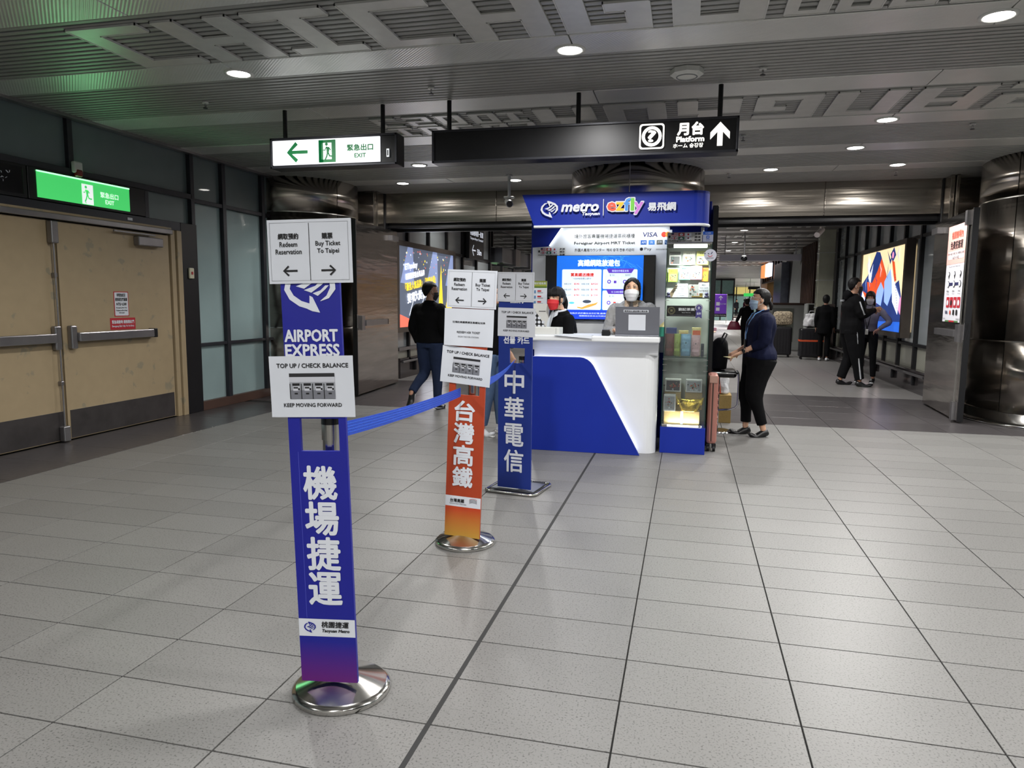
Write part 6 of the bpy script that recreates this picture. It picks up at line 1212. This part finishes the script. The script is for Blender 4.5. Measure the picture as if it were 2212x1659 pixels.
t = tbox(.37, 8.72, 0, .34, .3, .17, (150, 124, 70), 'lower cardboard box on the floor behind the stool', None, grp='cardboard boxes behind the stool', word=None); t['label'] = 'larger cardboard box on the floor behind the stool'
t = tbox(.38, 8.72, .172, .32, .28, .16, (156, 130, 76), 'upper cardboard box stacked behind the bar stool', None, grp='cardboard boxes behind the stool', word=None)
t = thing('plastic_bag', (.42, 8.8, .336), 'white and orange plastic bag on top of the cardboard boxes', 'bag'); b = MB(); b.loft([((.42, 8.82, .34), .09, .07), ((.42, 8.82, .43), .1, .08), ((.41, 8.82, .55), .085, .06), ((.4, 8.82, .61), .06, .02)], M('white_film', (196, 196, 198), .35, 0, bump=.6, bscale=20), (1, 0, 0), 16); b.build('bag_body', t, vox=.012, fold=.02)
p = Print(front(.33, 8.725, .35)); p.poly([(.02, 0), (.09, 0), (.06, .25), (.03, .24)], M('bag_orange', (206, 80, 34), .5), 1); p.build('orange_panel', t)
# ================================================================ CORRIDOR THINGS
def lightbox(fr, w, h, label, nm='light_box'):
    t = thing(nm, fr.translation, label, 'light box', 'advertising light boxes'); b = MB()
    m = M('bronze_frame', (92, 84, 78), .4, .5, var=.1)
    for a, c, d, e in ((-.09, -.09, w+.09, 0), (-.09, h, w+.09, h+.09), (-.09, 0, 0, h), (w, 0, w+.09, h)): b.prism([(a, c), (d, c), (d, e), (a, e)], -.12, .03, m, fr)
    b.build('frame', t); return t
fr = FR((LX+.1, 11.7, .93), (0, 1, 0), (0, 0, 1)); t = lightbox(fr, 3.0, 1.42, 'lit award advertisement with white and yellow lettering on the left corridor wall')
ea = emat('ad_slate', (86, 94, 110), .9); eaw = emat('ad_white', (240, 244, 255), 1.1); eay = emat('ad_yellow', (244, 214, 60), 1.0); ear = emat('ad_coral', (240, 110, 90), 1.0); eal = emat('ad_beam', (132, 146, 186), .95)
MB().prism([(0, 0), (3.0, 0), (3.0, 1.42), (0, 1.42)], -.02, 0, ea, fr).build('lit_panel', t)
p = Print(fr, .003); off = .3
for a in (-.1, 1.2, 2.3): p.poly([(a+.25+off, 1.42), (a+.5+off, 1.42), (a+.55+off, .75), (a-.1+off, .78)], eal, 1)
rr = random.Random(2)
for k in range(50): p.circ(rr.uniform(.2, 2.6), rr.uniform(1.0, 1.38), rr.uniform(.008, .022), (eaw, eay, ear)[k % 3], 2, n=6)
p.poly([(0, 0), (3, 0), (3, .1), (2.4, .22), (1.6, .12), (1.0, .2), (.5, .14), (0, .24)], ear, 2); p.poly([(1.1, 0), (2.2, 0), (2.0, .2), (1.5, .13)], eay, 3)
p.poly([(2.05, .25), (2.35, .25), (2.22, 1.2)], eay, 3); p.poly([(2.3, 0), (2.95, .0), (2.9, .85), (2.6, .5)], eay, 3)
for a in (.5, 1.0): p.strip([(a, .2), (a+.3, .62)], .02, eaw, 3); p.circ(a+.3, .63, .02, eaw, 3)
p.build('ad_graphics', t); p = Print(fr, .003); 
def ptx(s_, u, v, h, w, m, b_): p.text(s_, u, v, h, w, m, 5, bold=b_, al='l')
frT = fr @ Matrix.Rotation(math.radians(7), 4, 'Z'); p.fr = frT
ptx('ETtoday', .42, 1.0, .13, .6, eaw, .008); ptx('新聞雲榮獲金獎品牌', .42, .84, .11, .95, eaw, .004); ptx('「最佳人氣品牌」「特優企業」', .38, .66, .14, 1.6, eay, .006); ptx('雙項大獎肯定', .45, .45, .17, 1.1, eaw, .008); p.build('ad_lettering', t)
lamp((LX+.2, 13.2, 1.65), 26, 2.8, (.85, .88, 1), 170, (0, math.radians(-90), 0), 'RECTANGLE', 1.3)
fr = FR((RX-.1, 16.6, .93), (0, -1, 0), (0, 0, 1)); t = lightbox(fr, 3.1, 1.5, 'lit abstract poster in cream, blue and orange on the right corridor wall')
ec, eb2, eo, epk, ew = emat('art_cream', (250, 224, 176), 1.1), emat('art_navy', (34, 56, 120), .9), emat('art_orange', (226, 84, 40), 1.0), emat('art_pale_blue', (150, 180, 240), 1.1), emat('art_white', (236, 242, 255), 1.2)
e5 = emat('art_blue', (40, 100, 210), 1.0)
MB().prism([(0, 0), (3.1, 0), (3.1, 1.5), (0, 1.5)], -.02, 0, ec, fr).build('lit_panel', t)
p = Print(fr, .003); k = lambda L_: [(a*3.1, b_*1.5) for a, b_ in L_]
p.poly(k([(0, 0), (1, 0), (1, .2), (.8, .3), (.5, .25), (.2, .3), (0, .25)]), e5, 1); p.poly(k([(0, .25), (0, .58), (.16, .7), (.36, 1.0), (.45, .98), (.62, .7), (.7, .5), (.9, .6), (1, .3), (1, .12), (.3, .1)]), eb2, 2)
p.poly(k([(.06, .5), (.2, .45), (.16, .62), (.3, .6), (.42, .75), (.5, .9), (.62, .7), (.66, .55), (.5, .45), (.42, .3), (.3, .25), (.22, .3), (.3, .4), (.1, .42)]), eo, 3)
p.poly(k([(.17, .88), (.24, .72), (.3, .85), (.26, .6), (.2, .66)]), ew, 4); p.poly(k([(.4, .35), (.55, .3), (.6, .5), (.52, .6), (.44, .5)]), epk, 4); p.poly(k([(.62, .98), (.7, .86), (.78, .98), (.7, 1.0)][:3]+[(.7, .8)]), eb2, 3)
p.poly(k([(.6, .6), (.72, .75), (.8, .5), (.7, .3), (.62, .35)]), epk, 4); p.poly(k([(.76, .65), (.84, .55), (.95, .4), (.92, .2), (.8, .35)]), ew, 5); p.poly(k([(.74, .85), (.8, .82), (.86, .6), (.82, .58)]), eo, 5); p.poly(k([(.7, .92), (.76, .82), (.82, .9), (.77, 1.0)]), eb2, 5); p.circ(.76*3.1, .905*1.5, .06, emat('art_pink', (240, 150, 190), 1.1), 6)
p.poly(k([(.02, .3), (.1, .22), (.14, .4), (.06, .5)]), ew, 5); p.poly(k([(.9, .3), (.98, .2), (.98, .42)]), emat('art_pink', (240, 150, 190), 1.1), 5)
for q in range(3): p.rect(.02, .12+.07*q, .7-.1*q, .15+.07*q, ew, 6)
rr = random.Random(12)
for q in range(9): a = rr.uniform(.15, .9)*3.1; c = rr.uniform(.3, .85)*1.5; p.strip([(a, c), (a+rr.uniform(-.12, .12), c+.14), (a+rr.uniform(-.1, .1), c+.26)], [.01, .035, .008], (ew, epk, eb2)[q % 3], 7)
for q in range(14): p.strip([(2.55+.02*q, 1.0-.045*q), (2.62+.02*q, 1.0-.045*q)], .008, eb2, 7)
for a, c in ((.75, .62), (.95, .5), (1.2, .85)): p.frame(a, c, a+.22, c+.2, .05, eo, 6)
p.build('art_shapes', t)
lamp((RX-.2, 15.0, 1.7), 16, 2.9, (1, .8, .78), 170, (0, math.radians(90), 0), 'RECTANGLE', 1.4)
# direction sign at the end of the left glazed wall
def hsign(x0, x1, y, z0, z1, m, label, nm='direction_sign', rods=True, top=CC):
    t = thing(nm, ((x0+x1)/2, y, z0), label, 'sign'); MB().bbox(x0, y, z0, x1, y+.12, z1, m, .01).build('housing', t)
    if rods: MB().cyl((x0+.15, y+.06, 0), .012, z1-.01, top, m_alu, 8).cyl((x1-.15, y+.06, 0), .012, z1-.01, top, m_alu, 8).build('hanging_rod', t)
    return t
t = thing('direction_sign', (LX+.1, 15.9, 2.35), 'black direction sign with left arrow and 50m on the left corridor wall', 'sign'); MB().bbox(LX+.06, 15.75, 2.36, LX+.14, 16.95, 3.22, m_black, .01).build('housing', t)
p = Print(FR((LX+.141, 15.75, 2.36), (0, 1, 0), (0, 0, 1)), .003); e_s = emat('sign_soft_white', (200, 204, 214), .7); p.text('桃園機場第一航廈', .6, .6, .13, 1.05, e_s, 1, bold=.004); p.text('Taoyuan Airport Terminal 1', .6, .46, .07, 1.05, e_s, 1, bold=.002); p.strip([(.22, .2), (.5, .2)], .03, e_s, 1); p.strip([(.34, .32), (.22, .2), (.34, .08)], .03, e_s, 2); p.text('50m', .8, .18, .13, .35, e_s, 1, bold=.003); p.rect(.5, .72, .7, .84, e_s, 1); p.build('lettering', t)
for y, c, lb in ((21.5, (226, 200, 60), 'small yellow lit sign inside the left shop front'), (24.0, (150, 210, 150), 'green lit menu board, nearer one, in the left shop front'), (25.5, (160, 214, 150), 'green lit menu board, farther one, in the left shop front')):
    t = thing('shop_screen', (-6.5, y, 1.9), lb, 'screen'); MB().bbox(-6.6, y-.5, 1.75, -6.5, y+.5, 2.35, m_black, .01).build('frame', t); MB().box(-6.5, y-.44, 1.8, -6.49, y+.44, 2.3, emat('screen_glow_%d' % y, c, .8)).build('lit_face', t)
# far hanging sign, camera, purple stand, far signs
t = hsign(.85, 3.1, 22.0, 2.62, 2.8, M('pale_sign_grey', (196, 196, 210), .4), 'long pale grey hanging sign across the far corridor'); t = thing('security_camera', (1.5, 21.4, 2.45), 'dark dome camera on a long pole in the corridor', 'camera'); MB().cyl((1.43, 20.5, 0), .02, 2.68, CC, m_alu, 10).build('pole', t); MB().cyl((1.43, 20.5, 0), .06, 2.62, 2.68, m_whp, 14).ell((1.43, 20.5, 2.6), (.085, .085, .075), m_blackg).build('dome', t)
t = thing('security_camera', (2.75, 17, 2.9), 'white angled camera below the corridor ceiling near the right glazing', 'camera'); MB().cyl((2.75, 17, 0), .02, 3.0, CC, m_whp, 8).build('pole', t); MB().tube([(2.65, 16.8, 2.88), (2.8, 17.1, 3.02)], .06, m_whp, 12).build('body', t)
t = thing('info_stand', (2.3, 50, 0), 'purple information board with an up arrow and small squares in the far corridor', 'sign'); mpv = M('board_purple', (96, 50, 160), .5, emit=.25); MB().bbox(1.72, 50, .45, 2.52, 50.05, 1.95, mpv, .01).build('board', t)
MB().box(1.7, 50, .0, 1.74, 50.06, 1.97, m_whp).box(2.5, 50, 0, 2.54, 50.06, 1.97, m_whp).box(1.7, 49.9, 0, 2.54, 50.2, .03, m_whp).build('stand_frame', t)
p = Print(front(1.72, 49.99, .45), .004); p.strip([(.4, 1.1), (.4, 1.35)], .06, m_wht); p.strip([(.28, 1.25), (.4, 1.38), (.52, 1.25)], .06, m_wht, 2); p.rect(.12, .75, .35, .98, m_wht, 1); p.rect(.12, .4, .35, .62, m_wht, 1); p.text('往台北 TAIPEI', .56, .86, .1, .38, m_wht, 1); p.rect(0, 0, .8, .2, m_ink, 1); p.text('METRO STATION', .4, .1, .07, .7, m_wht, 2); p.build('printing', t)
t = hsign(4.6, 5.8, 60, 2.45, 2.68, m_black, 'small black hanging sign far down the corridor'); t = hsign(5.15, 6.2, 72, 2.0, 2.3, emat('far_exit_green', (60, 200, 90), .9), 'tiny green exit sign above the far crowd', 'exit_sign')
t = thing('lit_banner', (3.45, 33, 2.4), 'bright white and orange shop sign on the far right corridor wall', 'sign'); MB().bbox(3.45, 34.2, 2.6, 3.62, 35.6, 3.2, emat('banner_white', (240, 240, 250), 1.2), .01).build('lit_face', t); MB().bbox(3.43, 35.8, 2.6, 3.62, 37.4, 3.2, emat('banner_orange', (236, 150, 90), 1.1), .01).build('orange_face', t)
# counter, pillar, suitcases in the corridor
m_off = M('counter_offwhite', (170, 172, 168), .45, var=.05)
t = thing('shop_counter', (3.0, 23, 0), 'empty off-white counter with a wood edge beyond the suitcases', 'counter')
MB().bbox(2.4, 23, 0, 3.6, 23.6, 1.36, m_off, .01).build('body', t); MB().bbox(2.36, 22.95, 1.36, 3.64, 23.65, 1.42, m_wood, .01).build('top', t); MB().bbox(2.5, 22.98, .25, 3.1, 23.01, 1.25, M('counter_glass_grey', (118, 122, 112), .2, coat=.5), .004).build('front_panel', t)
t = thing('display_shelf', (3.5, 22, 0), 'off-white open shelf unit against the corridor wall end', 'shelf'); b = MB(); b.bbox(3.2, 21.2, 0, 3.24, 21.7, 1.4, m_off, .004); b.build('side_panel', t)
for z in (.35, .7, 1.05, 1.38): MB().bbox(3.24, 21.2, z, 3.62, 21.7, z+.03, m_off, .004).build('shelf_board', t)
MB().bbox(3.24, 21.66, 0, 3.62, 21.7, 1.38, m_off, .004).build('back_panel', t)
t = thing('wrapped_pillar', (3.4, 20.1, 0), 'tall pale pillar wrapped in shiny film at the end of the glazed wall', 'pillar'); MB().bbox(3.24, 20.0, .0, 3.62, 20.3, CC, M('wrapped_pale', (170, 170, 152), .15, 0, var=.12, scale=3, bump=.4, bscale=8, coat=.8), .01).build('shaft', t)
for z in (.6, 1.3, 2.0, 2.7): MB().bbox(3.23, 19.99, z, 3.63, 20.31, z+.02, m_off, .003).build('joint_band', t)
t = thing('vending_box', (3.4, 19.7, 0), 'dark box with red lights beside the wrapped pillar', 'machine'); MB().bbox(3.42, 19.6, 0, 3.62, 19.9, 1.4, M('machine_brown', (70, 60, 58), .4), .01).build('cabinet', t); MB().box(3.44, 19.585, 1.15, 3.58, 19.6, 1.25, emat('red_led', (240, 50, 50), 1.0)).build('red_light', t)
m_sc = M('black_suitcase_shell', (24, 24, 27), .35, 0, var=.1, bump=.1, bscale=60)
def suitcase(x, y, w, d, h, label, strap=None):
    t = thing('suitcase', (x, y, 0), label, 'suitcase', 'black suitcases in the corridor'); MB().bbox(x-w/2, y-d/2, .06, x+w/2, y+d/2, h, m_sc, .04).build('shell', t)
    for k in range(6): MB().bbox(x-w/2+.06+k*(w-.14)/5, y-d/2-.006, .14, x-w/2+.075+k*(w-.14)/5, y-d/2+.004, h-.08, m_black, .002).build('shell_rib', t)
    for a in (-1, 1):
        for c in (-1, 1): b = MB(); b.tube([(x+a*(w/2-.06)-.015, y+c*(d/2-.05), .032), (x+a*(w/2-.06)+.015, y+c*(d/2-.05), .032)], .031, m_black, 12); b.build('wheel', t)
    if strap: MB().bbox(x-w/2-.004, y-d/2-.008, h*.58, x+w/2+.004, y+d/2+.004, h*.58+.045, strap, .003).build('luggage_strap', t)
    MB().tube([(x-.1, y, h-.01), (x-.1, y, h+.03), (x+.1, y, h+.03), (x+.1, y, h-.01)], .01, m_black, 8).build('handle', t)
suitcase(2.42, 20.0, .5, .3, .8, 'large black suitcase with a patterned bag on top'); suitcase(3.06, 19.4, .56, .3, .78, 'black suitcase with an orange strap and a white bag on top', M('orange_strap', (206, 84, 44), .5))
t = thing('patterned_bag', (2.45, 20, .84), 'beige dotted duffel bag lying on the large black suitcase', 'bag'); m_dot = M('leopard_cloth', (206, 190, 160), .7, c2=(70, 56, 48), scale=34); MB().bbox(2.2, 19.86, .835, 2.68, 20.14, 1.2, m_dot, .09).build('bag_body', t)
t = thing('shopping_bag', (3.1, 19.4, .82), 'crumpled white carrier bag on the suitcase with the orange strap', 'bag'); b = MB(); b.loft([((3.06, 19.4, .825), .2, .1), ((3.06, 19.4, .95), .2, .11), ((3.07, 19.4, 1.12), .18, .08), ((3.07, 19.4, 1.16), .16, .03)], M('white_film', (196, 196, 198), .35), (1, 0, 0), 14); b.build('bag_body', t, vox=.02, fold=.03)
MB().tube([(2.98, 19.4, 1.14), (3.0, 19.4, 1.22), (3.12, 19.4, 1.22), (3.14, 19.4, 1.14)], .008, M('white_film', (196, 196, 198), .35), 8).build('handle', t)
